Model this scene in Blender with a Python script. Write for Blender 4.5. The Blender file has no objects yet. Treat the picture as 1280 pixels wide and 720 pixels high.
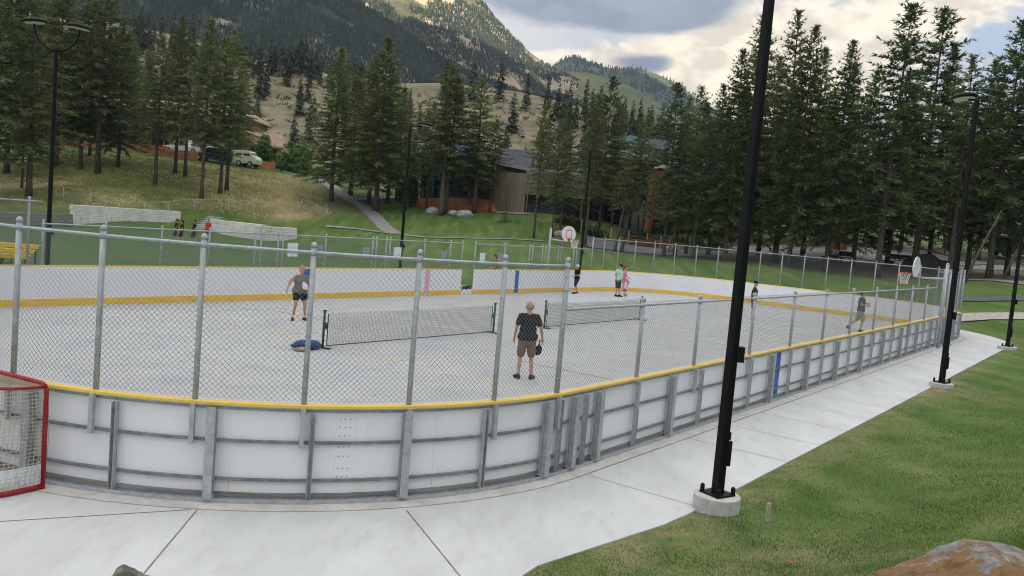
import bpy, math, random
import numpy as np
from mathutils import Vector, Matrix, noise as mnoise
rnd = random.Random(7)
RS = np.random.RandomState(11)
scene = bpy.context.scene
col = scene.collection
PI = math.pi
# ---------------------------------------------------------------- camera model
F, PITCH, ROLL, CH = 1063.18, 0.077356, 0.084503, 3.5
cp, sp, cr, sr = math.cos(PITCH), math.sin(PITCH), math.cos(ROLL), math.sin(ROLL)
FW = np.array([0, cp, -sp]); U0 = np.array([0, sp, cp]); X0 = np.array([1., 0, 0])
RT = cr * X0 + sr * U0
UP = -sr * X0 + cr * U0
CAM = np.array([0, 0, CH])
def ray(px, py):
    return (px - 640) / F * RT - (py - 360) / F * UP + FW
def plane(px, py, z=0.):
    d = ray(px, py); t = (z - CH) / d[2]
    return CAM + t * d
def ray_at(px, py, depth):
    d = ray(px, py)
    return CAM + d * (depth / d[1])
def project(p):
    d = np.asarray(p, float) - CAM; z = d @ FW
    return 640 + F * (d @ RT) / z, 360 - F * (d @ UP) / z
# ---------------------------------------------------------------- rink frame
TH, CX, CY = 0.6358985, 2.8711, 30.1727
HA, HB, RR = 21.626, 9.2, 5.82
BH, FT, FL = 1.177, 1.832, 1.225
av = np.array([math.sin(TH), math.cos(TH)]); nv = np.array([-math.cos(TH), math.sin(TH)])
SL, QA, SE = 2 * (HA - RR), RR * PI / 2, 2 * (HB - RR)
PER = 2 * SL + 4 * QA + 2 * SE
def rink(s, off=0.):
    """point and outward normal (world xy) on the rink outline at arc length s, offset outwards"""
    s = s % PER
    a, b = HA - RR, HB - RR
    if s < SL: u, v, nu, nvv = a - s, -HB, 0, -1
    elif s < SL + QA:
        t = (s - SL) / RR; nu, nvv = -math.sin(t), -math.cos(t); u, v = -a + RR * nu, -b + RR * nvv
    elif s < SL + QA + SE: u, v, nu, nvv = -HA, -b + (s - SL - QA), -1, 0
    elif s < SL + 2 * QA + SE:
        t = (s - SL - QA - SE) / RR; nu, nvv = -math.cos(t), math.sin(t); u, v = -a + RR * nu, b + RR * nvv
    elif s < 2 * SL + 2 * QA + SE: u, v, nu, nvv = -a + (s - SL - 2 * QA - SE), HB, 0, 1
    elif s < 2 * SL + 3 * QA + SE:
        t = (s - 2 * SL - 2 * QA - SE) / RR; nu, nvv = math.sin(t), math.cos(t); u, v = a + RR * nu, b + RR * nvv
    elif s < 2 * SL + 3 * QA + 2 * SE: u, v, nu, nvv = HA, b - (s - 2 * SL - 3 * QA - SE), 1, 0
    else:
        t = (s - 2 * SL - 3 * QA - 2 * SE) / RR; nu, nvv = math.cos(t), -math.sin(t); u, v = a + RR * nu, -b + RR * nvv
    u += nu * off; v += nvv * off
    p = np.array([CX, CY]) + u * av + v * nv
    n = nu * av + nvv * nv
    return p, n
def uv(u, v, z=0.):
    p = np.array([CX, CY]) + u * av + v * nv
    return np.array([p[0], p[1], z])
def rink_sd(x, y):
    dx, dy = x - CX, y - CY
    u = np.abs(dx * av[0] + dy * av[1]) - (HA - RR); v = np.abs(dx * nv[0] + dy * nv[1]) - (HB - RR)
    return np.hypot(np.maximum(u, 0), np.maximum(v, 0)) + np.minimum(np.maximum(u, v), 0) - RR
# ---------------------------------------------------------------- terrain
CTRL_PX = [(20,272,73),(96,282,74),(225,287,83),(320,297,83),(380,306,80),
 (40,246,80),(100,253,80),(150,255,82),(200,259,84),(250,263,86),(300,270,87),(350,277,88),(400,283,86),
 (40,222,92),(120,222,92),(200,225,94),(280,232,96),(340,240,97),
 (40,190,106),(120,185,106),(200,196,106),(270,207,106),(330,214,107),(360,218,110),
 (480,290,85),(440,252,100),(410,230,113),(375,216,126),(500,262,100),(450,290,82),
 (560,260,98),(640,266,97),(600,263.5,97),(520,254,99),(700,273,95),(800,298,94),(520,303,76),(600,303,74),(700,312,73),(560,325,61),
 (750,306,88),(850,318,85),(830,347,62),(950,336,66),(1000,322,80),(1100,345,68),(1100,322,85),(1040,303,100),(1150,330,85),
 (1250,350,62),(1240,385,50),(1275,373,50),(1250,318,95),
 (1280,450,27),(1280,500,18),(1280,600,10.5),(1200,560,13),(1000,640,9),(1000,715,6.5),(800,695,8),(1150,715,5.5),(1180,485,23.4)]
CTRL_XYZ = [(-30,40,0),(-20,50,0),(-35,62,0),(-25,70,0),(-48,50,0),(-60,62,0),(-10,62,0.),(-70,40,0),(0,62,.1),(-22,30,0),(-16,60,0),
 (0,0,1.8),(3,1,1.85),(-3,1,1.3),(-2,4,.75),(-1,5.4,.4),(-8,5,0.),(-8,0,.5),(0,-5,2),(8,-5,2.2),(10,5,1.6),(20,10,1.5),(30,20,1.3),(42,30,1.6),
 (0,-25,2.5),(-30,-15,.5),(-20,10,0),(-30,25,0),(40,-15,3),(45,50,2.5),(3.1,11.2,.1),
 (-120,95,8),(-70,118,8.6),(-20,135,7.8),(30,130,7),(60,112,6),(110,100,8),(0,175,12),(-100,175,16),(100,175,12),(-170,60,6),(-170,170,20),(160,60,8),(160,170,14),(-150,-40,2),(150,-40,5)]
_wf = [plane(px, py + 2.5, -.03) for px, py in ((60, 281), (96, 282), (160, 284.5), (225, 287), (260, 290), (300, 294), (340, 298.5), (378, 302))]
_cp = np.array(_wf + [ray_at(*c) for c in CTRL_PX] + [np.array(c, float) for c in CTRL_XYZ])
def _tps(r2):
    return r2 * np.log(r2 + 1e-9) * .5
def _fit():
    n = len(_cp); X = _cp[:, :2] / 50.
    K = _tps(((X[:, None] - X[None]) ** 2).sum(-1)) + np.eye(n) * 2e-3
    P = np.column_stack([np.ones(n), X])
    A = np.block([[K, P], [P.T, np.zeros((3, 3))]])
    return X, np.linalg.solve(A, np.concatenate([_cp[:, 2], np.zeros(3)]))
_TX, _TW = _fit()
def terr(x, y):
    x = np.asarray(x, float); y = np.asarray(y, float); sh = np.broadcast(x, y).shape
    q = np.column_stack([np.broadcast_to(x, sh).ravel(), np.broadcast_to(y, sh).ravel()]) / 50.
    out = np.empty(len(q))
    for i in range(0, len(q), 20000):
        qq = q[i:i + 20000]
        k = _tps(((qq[:, None] - _TX[None]) ** 2).sum(-1))
        out[i:i + 20000] = k @ _TW[:-3] + _TW[-3] + qq @ _TW[-2:]
    out = out.reshape(sh)
    sd = rink_sd(np.broadcast_to(x, sh), np.broadcast_to(y, sh))
    w = np.clip((sd - 2.25) / 4.5, 0, 1); w = w * w * (3 - 2 * w)
    # concrete apron in front of the near end
    ap = np.clip((np.hypot((np.broadcast_to(x, sh) + 4.2), (np.broadcast_to(y, sh) - 10.2) * 1.25) - 5.0) / 2.2, 0, 1)
    ap = ap * ap * (3 - 2 * ap)
    lift = np.clip((sd - 2.14) / .12, 0, 1) * np.clip(ap * 12, 0, 1)
    return out * w * ap - .03 * (1 - w * ap) * (1 - lift) + .004 * lift * (1 - w * ap)
def tz(x, y):
    return float(terr(np.array([x]), np.array([y]))[0])
def G(px, py):
    """where the ray through a picture point meets the terrain"""
    d = ray(px, py); t = np.concatenate([np.arange(3, 40, .25), np.arange(40, 260, .8)])
    P = CAM + t[:, None] * d
    below = np.nonzero(P[:, 2] < terr(P[:, 0], P[:, 1]))[0]
    if len(below) == 0: return P[-1]
    i = below[0]; lo, hi = t[max(i - 1, 0)], t[i]
    for _ in range(14):
        m = (lo + hi) / 2; p = CAM + m * d
        if p[2] < tz(p[0], p[1]): hi = m
        else: lo = m
    return CAM + hi * d
def at(px, depth):
    """ground point in picture column px at a given distance"""
    x = (px - 640) / F * depth
    for _ in range(4):
        z = tz(x, depth); q = project((x, depth, z)); x += (px - q[0]) / F * depth
    return np.array([x, depth, tz(x, depth)])
# ---------------------------------------------------------------- scene helpers
def tag(o, label=None, cat=None, group=None, kind=None):
    if label: o['label'] = label
    if cat: o['category'] = cat
    if group: o['group'] = group
    if kind: o['kind'] = kind
    return o
def thing(name, label, cat, loc=(0, 0, 0), rz=0., group=None):
    o = bpy.data.objects.new(name, None); col.objects.link(o)
    o.empty_display_size = .2
    o.location = tuple(float(c) for c in loc); o.rotation_euler = (0, 0, rz)
    return tag(o, label, cat, group)
def link(name, me, parent=None, loc=None, rz=None):
    o = bpy.data.objects.new(name, me); col.objects.link(o)
    if parent is not None: o.parent = parent
    if loc is not None: o.location = tuple(float(c) for c in loc)
    if rz is not None: o.rotation_euler = (0, 0, rz)
    return o
def npmesh(name, V, Fc, mats, mi=None, smooth=False):
    """V (n,3), Fc (m,k) arrays -> mesh"""
    me = bpy.data.meshes.new(name)
    V = np.ascontiguousarray(V, dtype=np.float32); Fc = np.ascontiguousarray(Fc, dtype=np.int32)
    m, k = Fc.shape
    me.vertices.add(len(V)); me.vertices.foreach_set('co', V.ravel())
    me.loops.add(m * k); me.loops.foreach_set('vertex_index', Fc.ravel())
    me.polygons.add(m); me.polygons.foreach_set('loop_start', np.arange(0, m * k, k, dtype=np.int32))
    if mi is not None: me.polygons.foreach_set('material_index', np.ascontiguousarray(mi, dtype=np.int32))
    me.polygons.foreach_set('use_smooth', np.full(m, smooth, dtype=bool))
    for mt in (mats if isinstance(mats, (list, tuple)) else [mats]): me.materials.append(mt)
    me.update(calc_edges=True); me.validate()
    return me
class MB:
    """collects primitives for one mesh"""
    def __init__(s): s.v = []; s.f = []; s.m = []; s.sm = []; s.cur = 0; s.smooth = False
    def add(s, vs, fs):
        b = len(s.v); s.v += [tuple(map(float, p)) for p in vs]
        for f in fs: s.f.append(tuple(b + i for i in f)); s.m.append(s.cur); s.sm.append(s.smooth)
    def box(s, c, size, rz=0., M=None):
        x, y, z = [d / 2 for d in size]; C, S = math.cos(rz), math.sin(rz)
        vs = []
        for dz in (-z, z):
            for dx, dy in ((-x, -y), (x, -y), (x, y), (-x, y)):
                vs.append((c[0] + dx * C - dy * S, c[1] + dx * S + dy * C, c[2] + dz))
        if M is not None: vs = [tuple(M @ Vector(v)) for v in vs]
        s.add(vs, [(3, 2, 1, 0), (4, 5, 6, 7), (0, 1, 5, 4), (1, 2, 6, 5), (2, 3, 7, 6), (3, 0, 4, 7)])
    def bar(s, p0, p1, w, h, up=(0, 0, 1)):
        """rectangular bar between two points; w across, h along up"""
        p0, p1 = Vector(p0), Vector(p1); d = (p1 - p0).normalized(); u = Vector(up)
        sx = d.cross(u); sx = sx.normalized() if sx.length > 1e-6 else Vector((1, 0, 0)); u = sx.cross(d)
        vs = []
        for p in (p0, p1):
            for a, b in ((-1, -1), (1, -1), (1, 1), (-1, 1)): vs.append(p + sx * a * w / 2 + u * b * h / 2)
        s.add(vs, [(3, 2, 1, 0), (4, 5, 6, 7), (0, 1, 5, 4), (1, 2, 6, 5), (2, 3, 7, 6), (3, 0, 4, 7)])
    def tube(s, pts, r, n=8, caps=True):
        pts = [Vector(p) for p in pts]; k = len(pts)
        rr = [r] * k if not hasattr(r, '__len__') else r
        vs = []; ref = None
        for i, p in enumerate(pts):
            d = (pts[min(i + 1, k - 1)] - pts[max(i - 1, 0)]).normalized()
            if ref is None:
                ref = Vector((0, 0, 1)) if abs(d.z) < .9 else Vector((1, 0, 0))
            x = d.cross(ref).normalized(); y = x.cross(d)
            ref = y
            ref = Vector((0, 0, 1)) if (abs(d.z) < .9 and abs(y.z) > .3) else y
            for j in range(n):
                a = 2 * PI * j / n; vs.append(p + (x * math.cos(a) + y * math.sin(a)) * rr[i])
        fs = []
        for i in range(k - 1):
            for j in range(n):
                fs.append((i * n + j, i * n + (j + 1) % n, (i + 1) * n + (j + 1) % n, (i + 1) * n + j))
        if caps: fs += [tuple(range(n - 1, -1, -1)), tuple(range((k - 1) * n, k * n))]
        s.add(vs, fs)
    def lathe(s, prof, n=16, c=(0, 0, 0), axis='z'):
        vs = []
        for r, h in prof:
            for j in range(n):
                a = 2 * PI * j / n; x, y = r * math.cos(a), r * math.sin(a)
                if axis == 'z': vs.append((c[0] + x, c[1] + y, c[2] + h))
                elif axis == 'x': vs.append((c[0] + h, c[1] + x, c[2] + y))
                else: vs.append((c[0] + x, c[1] + h, c[2] + y))
        fs = [(i * n + j, i * n + (j + 1) % n, (i + 1) * n + (j + 1) % n, (i + 1) * n + j) for i in range(len(prof) - 1) for j in range(n)]
        fs += [tuple(range(n - 1, -1, -1)), tuple(range((len(prof) - 1) * n, len(prof) * n))]
        s.add(vs, fs)
    def sweep(s, path, prof, closed=False):
        """path: list of (xy point, outward normal xy); prof: list of (offset outward, z) polygon"""
        k = len(prof); vs = []
        for p, nn in path:
            for o, z in prof: vs.append((p[0] + nn[0] * o, p[1] + nn[1] * o, z))
        N = len(path); fs = []
        for i in range(N if closed else N - 1):
            a, b = i * k, ((i + 1) % N) * k
            for j in range(k): fs.append((a + j, a + (j + 1) % k, b + (j + 1) % k, b + j))
        if not closed: fs += [tuple(range(k - 1, -1, -1)), tuple(range((N - 1) * k, N * k))]
        s.add(vs, fs)
    def prism(s, poly, z0, z1):
        n = len(poly); vs = [(p[0], p[1], z0) for p in poly] + [(p[0], p[1], z1) for p in poly]
        s.add(vs, [tuple(range(n - 1, -1, -1)), tuple(range(n, 2 * n))] + [(i, (i + 1) % n, n + (i + 1) % n, n + i) for i in range(n)])
    def ball(s, c, r, n=12, sc=(1, 1, 1)):
        pr = []
        vs = []; m = n // 2 + 1
        for i in range(m + 1):
            t = PI * i / m
            for j in range(n):
                a = 2 * PI * j / n
                vs.append((c[0] + r * sc[0] * math.sin(t) * math.cos(a), c[1] + r * sc[1] * math.sin(t) * math.sin(a), c[2] - r * sc[2] * math.cos(t)))
        fs = [(i * n + j, i * n + (j + 1) % n, (i + 1) * n + (j + 1) % n, (i + 1) * n + j) for i in range(m) for j in range(n)]
        s.add(vs, fs)
    def mesh(s, name, mats):
        me = bpy.data.meshes.new(name); me.from_pydata(s.v, [], s.f)
        for mt in (mats if isinstance(mats, (list, tuple)) else [mats]): me.materials.append(mt)
        me.polygons.foreach_set('material_index', s.m); me.polygons.foreach_set('use_smooth', s.sm)
        me.update(); return me
    def build(s, name, mats, parent=None, loc=None, rz=None, bevel=0., recalc=True):
        me = s.mesh(name, mats)
        if recalc:
            import bmesh
            bm = bmesh.new(); bm.from_mesh(me); bmesh.ops.recalc_face_normals(bm, faces=bm.faces[:]); bm.to_mesh(me); bm.free()
        o = link(name, me, parent, loc, rz)
        if bevel:
            b = o.modifiers.new('Bevel', 'BEVEL'); b.width = bevel; b.segments = 2; b.limit_method = 'ANGLE'
        return o
def copy_tree(o, parent=None):
    c = o.copy(); col.objects.link(c)
    if parent is not None: c.parent = parent
    for ch in list(o.children): copy_tree(ch, c)
    return c
# ---------------------------------------------------------------- materials
def _n(nt, t, **kw):
    n = nt.nodes.new(t)
    for k, v in kw.items(): setattr(n, k, v)
    return n
def M_(name, base, rough=.8, var=.18, scale=3., metal=0., bump=0., bscale=40., c2=None, detail=4., spec=.35, stretch=None, rand=0., mixlo=.35, mixhi=.65, dirt=None, trans=0., rot=0.):
    m = bpy.data.materials.new(name); m.use_nodes = True; nt = m.node_tree; L = nt.links.new
    b = nt.nodes['Principled BSDF']; b.inputs['Roughness'].default_value = rough; b.inputs['Metallic'].default_value = metal
    b.inputs['Specular IOR Level'].default_value = spec
    tc = _n(nt, 'ShaderNodeTexCoord'); src = tc.outputs['Object']
    if stretch:
        mp = _n(nt, 'ShaderNodeMapping'); mp.inputs['Scale'].default_value = stretch; mp.inputs['Rotation'].default_value = (0, 0, rot); L(src, mp.inputs[0]); src = mp.outputs[0]
    nz = _n(nt, 'ShaderNodeTexNoise'); nz.inputs['Scale'].default_value = scale; nz.inputs['Detail'].default_value = detail; nz.inputs['Roughness'].default_value = .62
    L(src, nz.inputs['Vector'])
    rp = _n(nt, 'ShaderNodeValToRGB'); e = rp.color_ramp.elements
    lo = tuple(c * (1 - var) for c in base); hi = tuple(min(c * (1 + var), 1) for c in base) if c2 is None else c2
    if c2 is not None: lo = base
    e[0].position = mixlo; e[1].position = mixhi; e[0].color = (*lo, 1); e[1].color = (*hi, 1)
    L(nz.outputs['Fac'], rp.inputs[0]); c = rp.outputs[0]
    if dirt:
        n2 = _n(nt, 'ShaderNodeTexNoise'); n2.inputs['Scale'].default_value = dirt[1]; n2.inputs['Detail'].default_value = 6; n2.inputs['Roughness'].default_value = .7; L(src, n2.inputs['Vector'])
        r2 = _n(nt, 'ShaderNodeValToRGB'); r2.color_ramp.elements[0].position = dirt[2]; r2.color_ramp.elements[1].position = dirt[3]
        L(n2.outputs['Fac'], r2.inputs[0])
        mx = _n(nt, 'ShaderNodeMix', data_type='RGBA'); L(r2.outputs[0], mx.inputs[0]); L(c, mx.inputs[6]); mx.inputs[7].default_value = (*dirt[0], 1); c = mx.outputs[2]
    if rand:
        oi = _n(nt, 'ShaderNodeObjectInfo'); mr = _n(nt, 'ShaderNodeMapRange'); mr.inputs[3].default_value = 1 - rand; mr.inputs[4].default_value = 1 + rand
        L(oi.outputs['Random'], mr.inputs[0]); hs = _n(nt, 'ShaderNodeHueSaturation'); L(mr.outputs[0], hs.inputs['Value']); L(c, hs.inputs['Color'])
        m2 = _n(nt, 'ShaderNodeMapRange'); m2.inputs[3].default_value = .485; m2.inputs[4].default_value = .515; L(oi.outputs['Random'], m2.inputs[0]); L(m2.outputs[0], hs.inputs['Hue']); c = hs.outputs[0]
    L(c, b.inputs['Base Color'])
    if bump:
        n3 = _n(nt, 'ShaderNodeTexNoise'); n3.inputs['Scale'].default_value = bscale; n3.inputs['Detail'].default_value = 5; L(src, n3.inputs['Vector'])
        bp = _n(nt, 'ShaderNodeBump'); bp.inputs['Strength'].default_value = bump; bp.inputs['Distance'].default_value = .02; L(n3.outputs['Fac'], bp.inputs['Height']); L(bp.outputs[0], b.inputs['Normal'])
    if trans:
        tr = _n(nt, 'ShaderNodeBsdfTranslucent'); L(c, tr.inputs[0]); mxs = _n(nt, 'ShaderNodeMixShader'); mxs.inputs[0].default_value = trans
        L(b.outputs[0], mxs.inputs[1]); L(tr.outputs[0], mxs.inputs[2]); L(mxs.outputs[0], nt.nodes['Material Output'].inputs[0])
    return m
K = {}
K['galv'] = M_('galvanised_steel', (.40, .425, .44), .5, .16, 14, metal=.12, spec=.4, dirt=((.29, .31, .32), 5, .55, .8))
K['galv_dk'] = M_('weathered_steel', (.22, .235, .245), .5, .25, 9, metal=.35)
K['wire'] = M_('fence_wire', (.235, .25, .26), .5, .1, 4, metal=.25)
K['board'] = M_('board_white', (.80, .80, .825), .42, .03, 1.2, spec=.4, dirt=((.70, .70, .71), 2.3, .58, .85))
K['yellow'] = M_('board_yellow', (.82, .53, .085), .45, .07, 3, dirt=((.55, .36, .09), 4, .55, .85))
K['cap'] = M_('cap_yellow', (.80, .55, .12), .45, .06, 3, dirt=((.62, .42, .12), 6, .6, .85))
K['blue'] = M_('line_blue', (.035, .12, .46), .5, .1, 4)
K['red_line'] = M_('line_faded_red', (.72, .42, .52), .5, .06, 4)
K['slab'] = M_('rink_floor_concrete', (.408, .411, .405), .8, .06, .35, dirt=((.315, .328, .34), 1.1, .48, .78), bump=.08, bscale=60)
K['conc'] = M_('sidewalk_concrete', (.525, .53, .52), .85, .09, .8, dirt=((.42, .415, .40), 2.6, .53, .8), bump=.2, bscale=120, stretch=(1.6, .55, 1), detail=8)
K['kerb'] = M_('kerb_concrete', (.53, .51, .475), .9, .14, 2.5, dirt=((.36, .32, .27), 3.1, .55, .8), bump=.15, bscale=80)
K['joint'] = M_('joint_dark', (.19, .17, .15), .9, .25, 6)
K['footing'] = M_('footing_concrete', (.5, .5, .475), .9, .12, 6, dirt=((.33, .32, .29), 7, .5, .75), bump=.2, bscale=60)
K['black'] = M_('black_paint', (.005, .005, .006), .5, .2, 6, spec=.2)
K['lens'] = M_('lamp_lens', (.5, .52, .42), .3, .08, 8)
K['line'] = M_('court_line_yellow', (.62, .55, .24), .8, .1, 2, dirt=((.44, .44, .40), 3, .5, .7))
K['netcord'] = M_('net_cord', (.03, .03, .032), .8, .1)
K['netband'] = M_('net_band_white', (.72, .72, .72), .8, .05)
K['netpost'] = M_('net_post_green', (.01, .075, .045), .4, .1)
K['bluebag'] = M_('bag_blue', (.02, .05, .16), .8, .3, 12, bump=.4, bscale=30)
K['bagtan'] = M_('bag_tan', (.3, .22, .15), .8, .2, 12)
K['red'] = M_('goal_red', (.32, .014, .022), .4, .15, 12, dirt=((.2, .03, .03), 12, .55, .75))
K['goalnet'] = M_('goal_net', (.50, .46, .38), .85, .1)
K['skirt'] = M_('goal_skirt', (.66, .68, .68), .8, .12, 9, dirt=((.4, .42, .43), 16, .52, .66))
K['skin'] = M_('skin', (.5, .27, .19), .55, .07, 8)
K['hoopwhite'] = M_('backboard_white', (.74, .76, .8), .4, .03)
K['orange'] = M_('hoop_orange', (.62, .1, .03), .45, .1)
K['wood_tan'] = M_('wood_cladding', (.25, .195, .145), .8, .3, 1.2, stretch=(6, 6, .35), dirt=((.16, .125, .1), 4, .5, .7))
K['wood_red'] = M_('wood_stained', (.17, .075, .035), .7, .3, 1.5, stretch=(5, 5, .4))
K['wood_or'] = M_('wood_orange', (.27, .115, .05), .75, .2, 3)
K['mulch'] = M_('mulch_orange', (.25, .092, .034), .95, .35, 5, bump=.5, bscale=20)
K['roof_dk'] = M_('roof_dark', (.042, .045, .054), .7, .25, 2)
K['roof_tan'] = M_('roof_tan', (.33, .22, .15), .85, .2, 2)
K['stucco'] = M_('stucco_terracotta', (.37, .21, .13), .9, .12, 1.5)
K['wall_or'] = M_('wall_terracotta', (.40, .17, .085), .9, .14, 1.2)
K['wall_pale'] = M_('wall_pale', (.5, .47, .42), .9, .08, 1.5)
K['teal'] = M_('roof_teal', (.016, .075, .068), .6, .15, 2)
K['bluet'] = M_('roof_blue', (.03, .06, .25), .6, .15, 2)
K['glass'] = M_('dark_glass', (.012, .015, .018), .08, .3, .5, spec=.5)
K['dark'] = M_('dark_trim', (.02, .02, .02), .6, .2)
K['tyre'] = M_('tyre_rubber', (.02, .02, .02), .85, .1)
K['rim'] = M_('wheel_rim', (.4, .4, .42), .35, .1, metal=.6)
K['carwhite'] = M_('car_paint_white', (.72, .73, .74), .25, .02)
K['cardark'] = M_('car_paint_dark', (.03, .04, .05), .25, .1)
K['carred'] = M_('car_paint_dark_red', (.12, .02, .02), .25, .1)
K['camper'] = M_('camper_cream', (.52, .56, .40), .4, .05)
K['stoneblock'] = M_('stone_block', (.66, .645, .60), .9, .12, 1.1, dirt=((.50, .47, .42), 2.7, .55, .8), bump=.4, bscale=14)
K['timber'] = M_('weathered_timber', (.25, .235, .21), .9, .25, 1.5, stretch=(1, 1, 9))
K['stepstone'] = M_('step_stone', (.36, .36, .35), .9, .15, 2)
K['path'] = M_('path_paving', (.235, .225, .215), .9, .12, 1.5)
K['asphalt'] = M_('asphalt', (.10, .10, .105), .9, .2, 2, bump=.2)
K['court'] = M_('court_asphalt', (.17, .17, .175), .9, .14, .6)
K['gravel'] = M_('gravel_path', (.36, .335, .30), .95, .25, 4, bump=.5, bscale=18)
K['dirt'] = M_('bare_dirt', (.22, .18, .14), .95, .25, 1.2)
K['rock'] = None
K['bark'] = M_('bark', (.10, .08, .066), .95, .35, 4, stretch=(3, 3, .6), bump=.6, bscale=12, rand=.25)
K['needle'] = M_('needles', (.125, .165, .058), .75, .4, 1.1, rand=.22, c2=(.235, .27, .10), spec=.15, trans=.3, detail=2)
K['needle_y'] = M_('needles_olive', (.125, .155, .062), .75, .4, 1.1, rand=.25, c2=(.25, .27, .115), spec=.15, trans=.3, detail=2)
K['needle_dk'] = M_('needles_dark', (.072, .108, .042), .75, .4, 1.1, rand=.22, c2=(.15, .195, .072), spec=.15, trans=.25, detail=2)
K['needle_br'] = M_('needles_rust', (.16, .10, .06), .8, .3, 1.1, c2=(.26, .18, .11), spec=.1, trans=.2)
K['leaf'] = M_('leaves_green', (.05, .12, .02), .6, .3, 1.5, c2=(.1, .2, .035), rand=.15, trans=.3, spec=.25)
K['hedge'] = M_('hedge_leaves', (.03, .06, .02), .6, .3, 1.5, c2=(.06, .1, .03), trans=.2, spec=.25)
K['hilltree'] = M_('hill_conifer', (.062, .086, .044), .85, .3, .6, rand=.3, c2=(.11, .13, .068), spec=.1)
K['blade'] = M_('grass_blade', (.058, .135, .022), .7, .3, 1.5, c2=(.145, .22, .052), stretch=(1.7, .14, 1), rot=-TH - .25, mixlo=.40, mixhi=.6, spec=.15, trans=.3)
K['blade_dry'] = M_('grass_blade_dry', (.36, .31, .16), .8, .3, 1.4, spec=.1, trans=.3)
K['blade_tan'] = M_('tall_grass_dry', (.66, .55, .30), .85, .25, .5, c2=(.52, .47, .22), spec=.1, trans=.25)
K['blade_grn'] = M_('tall_grass_green', (.20, .26, .08), .8, .25, .5, c2=(.38, .37, .15), spec=.1, trans=.25)
K['yellowpl'] = M_('bleacher_yellow', (.75, .52, .03), .5, .06)
K['benchblue'] = M_('bench_blue', (.02, .05, .16), .6, .1)
K['benchgreen'] = M_('bench_green', (.012, .05, .035), .6, .15)
K['sign_w'] = M_('sign_white', (.66, .68, .71), .5, .03)
K['sign_g'] = M_('sign_grey', (.27, .28, .30), .6, .05)
K['stake'] = M_('stake_wood', (.42, .35, .27), .9, .2, 8, stretch=(4, 4, 1))
K['leafbrown'] = M_('dead_leaf', (.33, .15, .06), .8, .2, 30)
# ================================================================ camera, light, sky
cam = bpy.data.cameras.new('Camera'); co = bpy.data.objects.new('Camera', cam); col.objects.link(co)
cam.sensor_fit = 'HORIZONTAL'; cam.sensor_width = 36; cam.lens = 36 * F / 1280; cam.clip_start = .05; cam.clip_end = 9000
Mx = Matrix(((RT[0], UP[0], -FW[0], 0), (RT[1], UP[1], -FW[1], 0), (RT[2], UP[2], -FW[2], CH), (0, 0, 0, 1)))
co.matrix_world = Mx
scene.camera = co
scene.view_settings.view_transform = 'Standard'; scene.view_settings.look = 'None'; scene.view_settings.exposure = 2.86; scene.view_settings.gamma = 1
scene.cycles.max_bounces = 6; scene.cycles.transparent_max_bounces = 8; scene.cycles.volume_bounces = 0
scene.cycles.use_denoising = True; scene.cycles.filter_width = 1.05
SUN_EL, SUN_AZ = math.radians(13), math.radians(125)      # azimuth clockwise from +Y (view direction)
sd_ = Vector((math.cos(SUN_EL) * math.sin(SUN_AZ), math.cos(SUN_EL) * math.cos(SUN_AZ), math.sin(SUN_EL)))
sl = bpy.data.lights.new('sun', 'SUN'); sl.energy = 2.0; sl.angle = math.radians(.5); sl.color = (1, .87, .68)
so = bpy.data.objects.new('sun', sl); col.objects.link(so); so.rotation_euler = sd_.to_track_quat('Z', 'Y').to_euler(); so.location = (60, -20, 80)

w = bpy.data.worlds.new('World'); scene.world = w; w.use_nodes = True; nt = w.node_tree; L = nt.links.new
bg = nt.nodes['Background']; out = nt.nodes['World Output']
sky = _n(nt, 'ShaderNodeTexSky', sky_type='NISHITA'); sky.sun_disc = False; sky.sun_elevation = SUN_EL; sky.sun_rotation = SUN_AZ
sky.altitude = 900; sky.air_density = 1.0; sky.dust_density = 1.2
tc = _n(nt, 'ShaderNodeTexCoord'); sx = _n(nt, 'ShaderNodeSeparateXYZ'); L(tc.outputs['Generated'], sx.inputs[0])
def mth(op, a, b=None, c=None, clamp=False):
    n = _n(nt, 'ShaderNodeMath', operation=op, use_clamp=clamp)
    for i, v in enumerate((a, b, c)):
        if v is None: continue
        if isinstance(v, (int, float)): n.inputs[i].default_value = v
        else: L(v, n.inputs[i])
    return n.outputs[0]
el = mth('ARCSINE', sx.outputs[2]); az = mth('ARCTAN2', sx.outputs[0], sx.outputs[1])
def blob(a, e, wa, we):
    da = mth('DIVIDE', mth('SUBTRACT', az, math.radians(a)), math.radians(wa)); de = mth('DIVIDE', mth('SUBTRACT', el, math.radians(e)), math.radians(we))
    return mth('EXPONENT', mth('MULTIPLY', mth('ADD', mth('MULTIPLY', da, da), mth('MULTIPLY', de, de)), -1.0))
cv = _n(nt, 'ShaderNodeCombineXYZ'); L(mth('MULTIPLY', az, 3.2), cv.inputs[0]); L(mth('MULTIPLY', el, 7.), cv.inputs[1])
def fbm(scale, seed, detail=7, rough=.58, dist=.35):
    n = _n(nt, 'ShaderNodeTexNoise', noise_dimensions='4D'); n.inputs['W'].default_value = seed; n.inputs['Scale'].default_value = scale; n.inputs['Detail'].default_value = detail
    n.inputs['Roughness'].default_value = rough; n.inputs['Distortion'].default_value = dist; L(cv.outputs[0], n.inputs['Vector']); return n.outputs['Fac']
n1 = fbm(2.4, 3.1); n2 = fbm(5.5, 8.4, rough=.62); n3 = fbm(1.3, 5.2)
def mixc(f, a, b):
    n = _n(nt, 'ShaderNodeMix', data_type='RGBA'); n.clamp_factor = True; L(f, n.inputs[0])
    for i, v in ((6, a), (7, b)):
        if isinstance(v, tuple): n.inputs[i].default_value = (*v, 1)
        else: L(v, n.inputs[i])
    return n.outputs[2]
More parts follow.
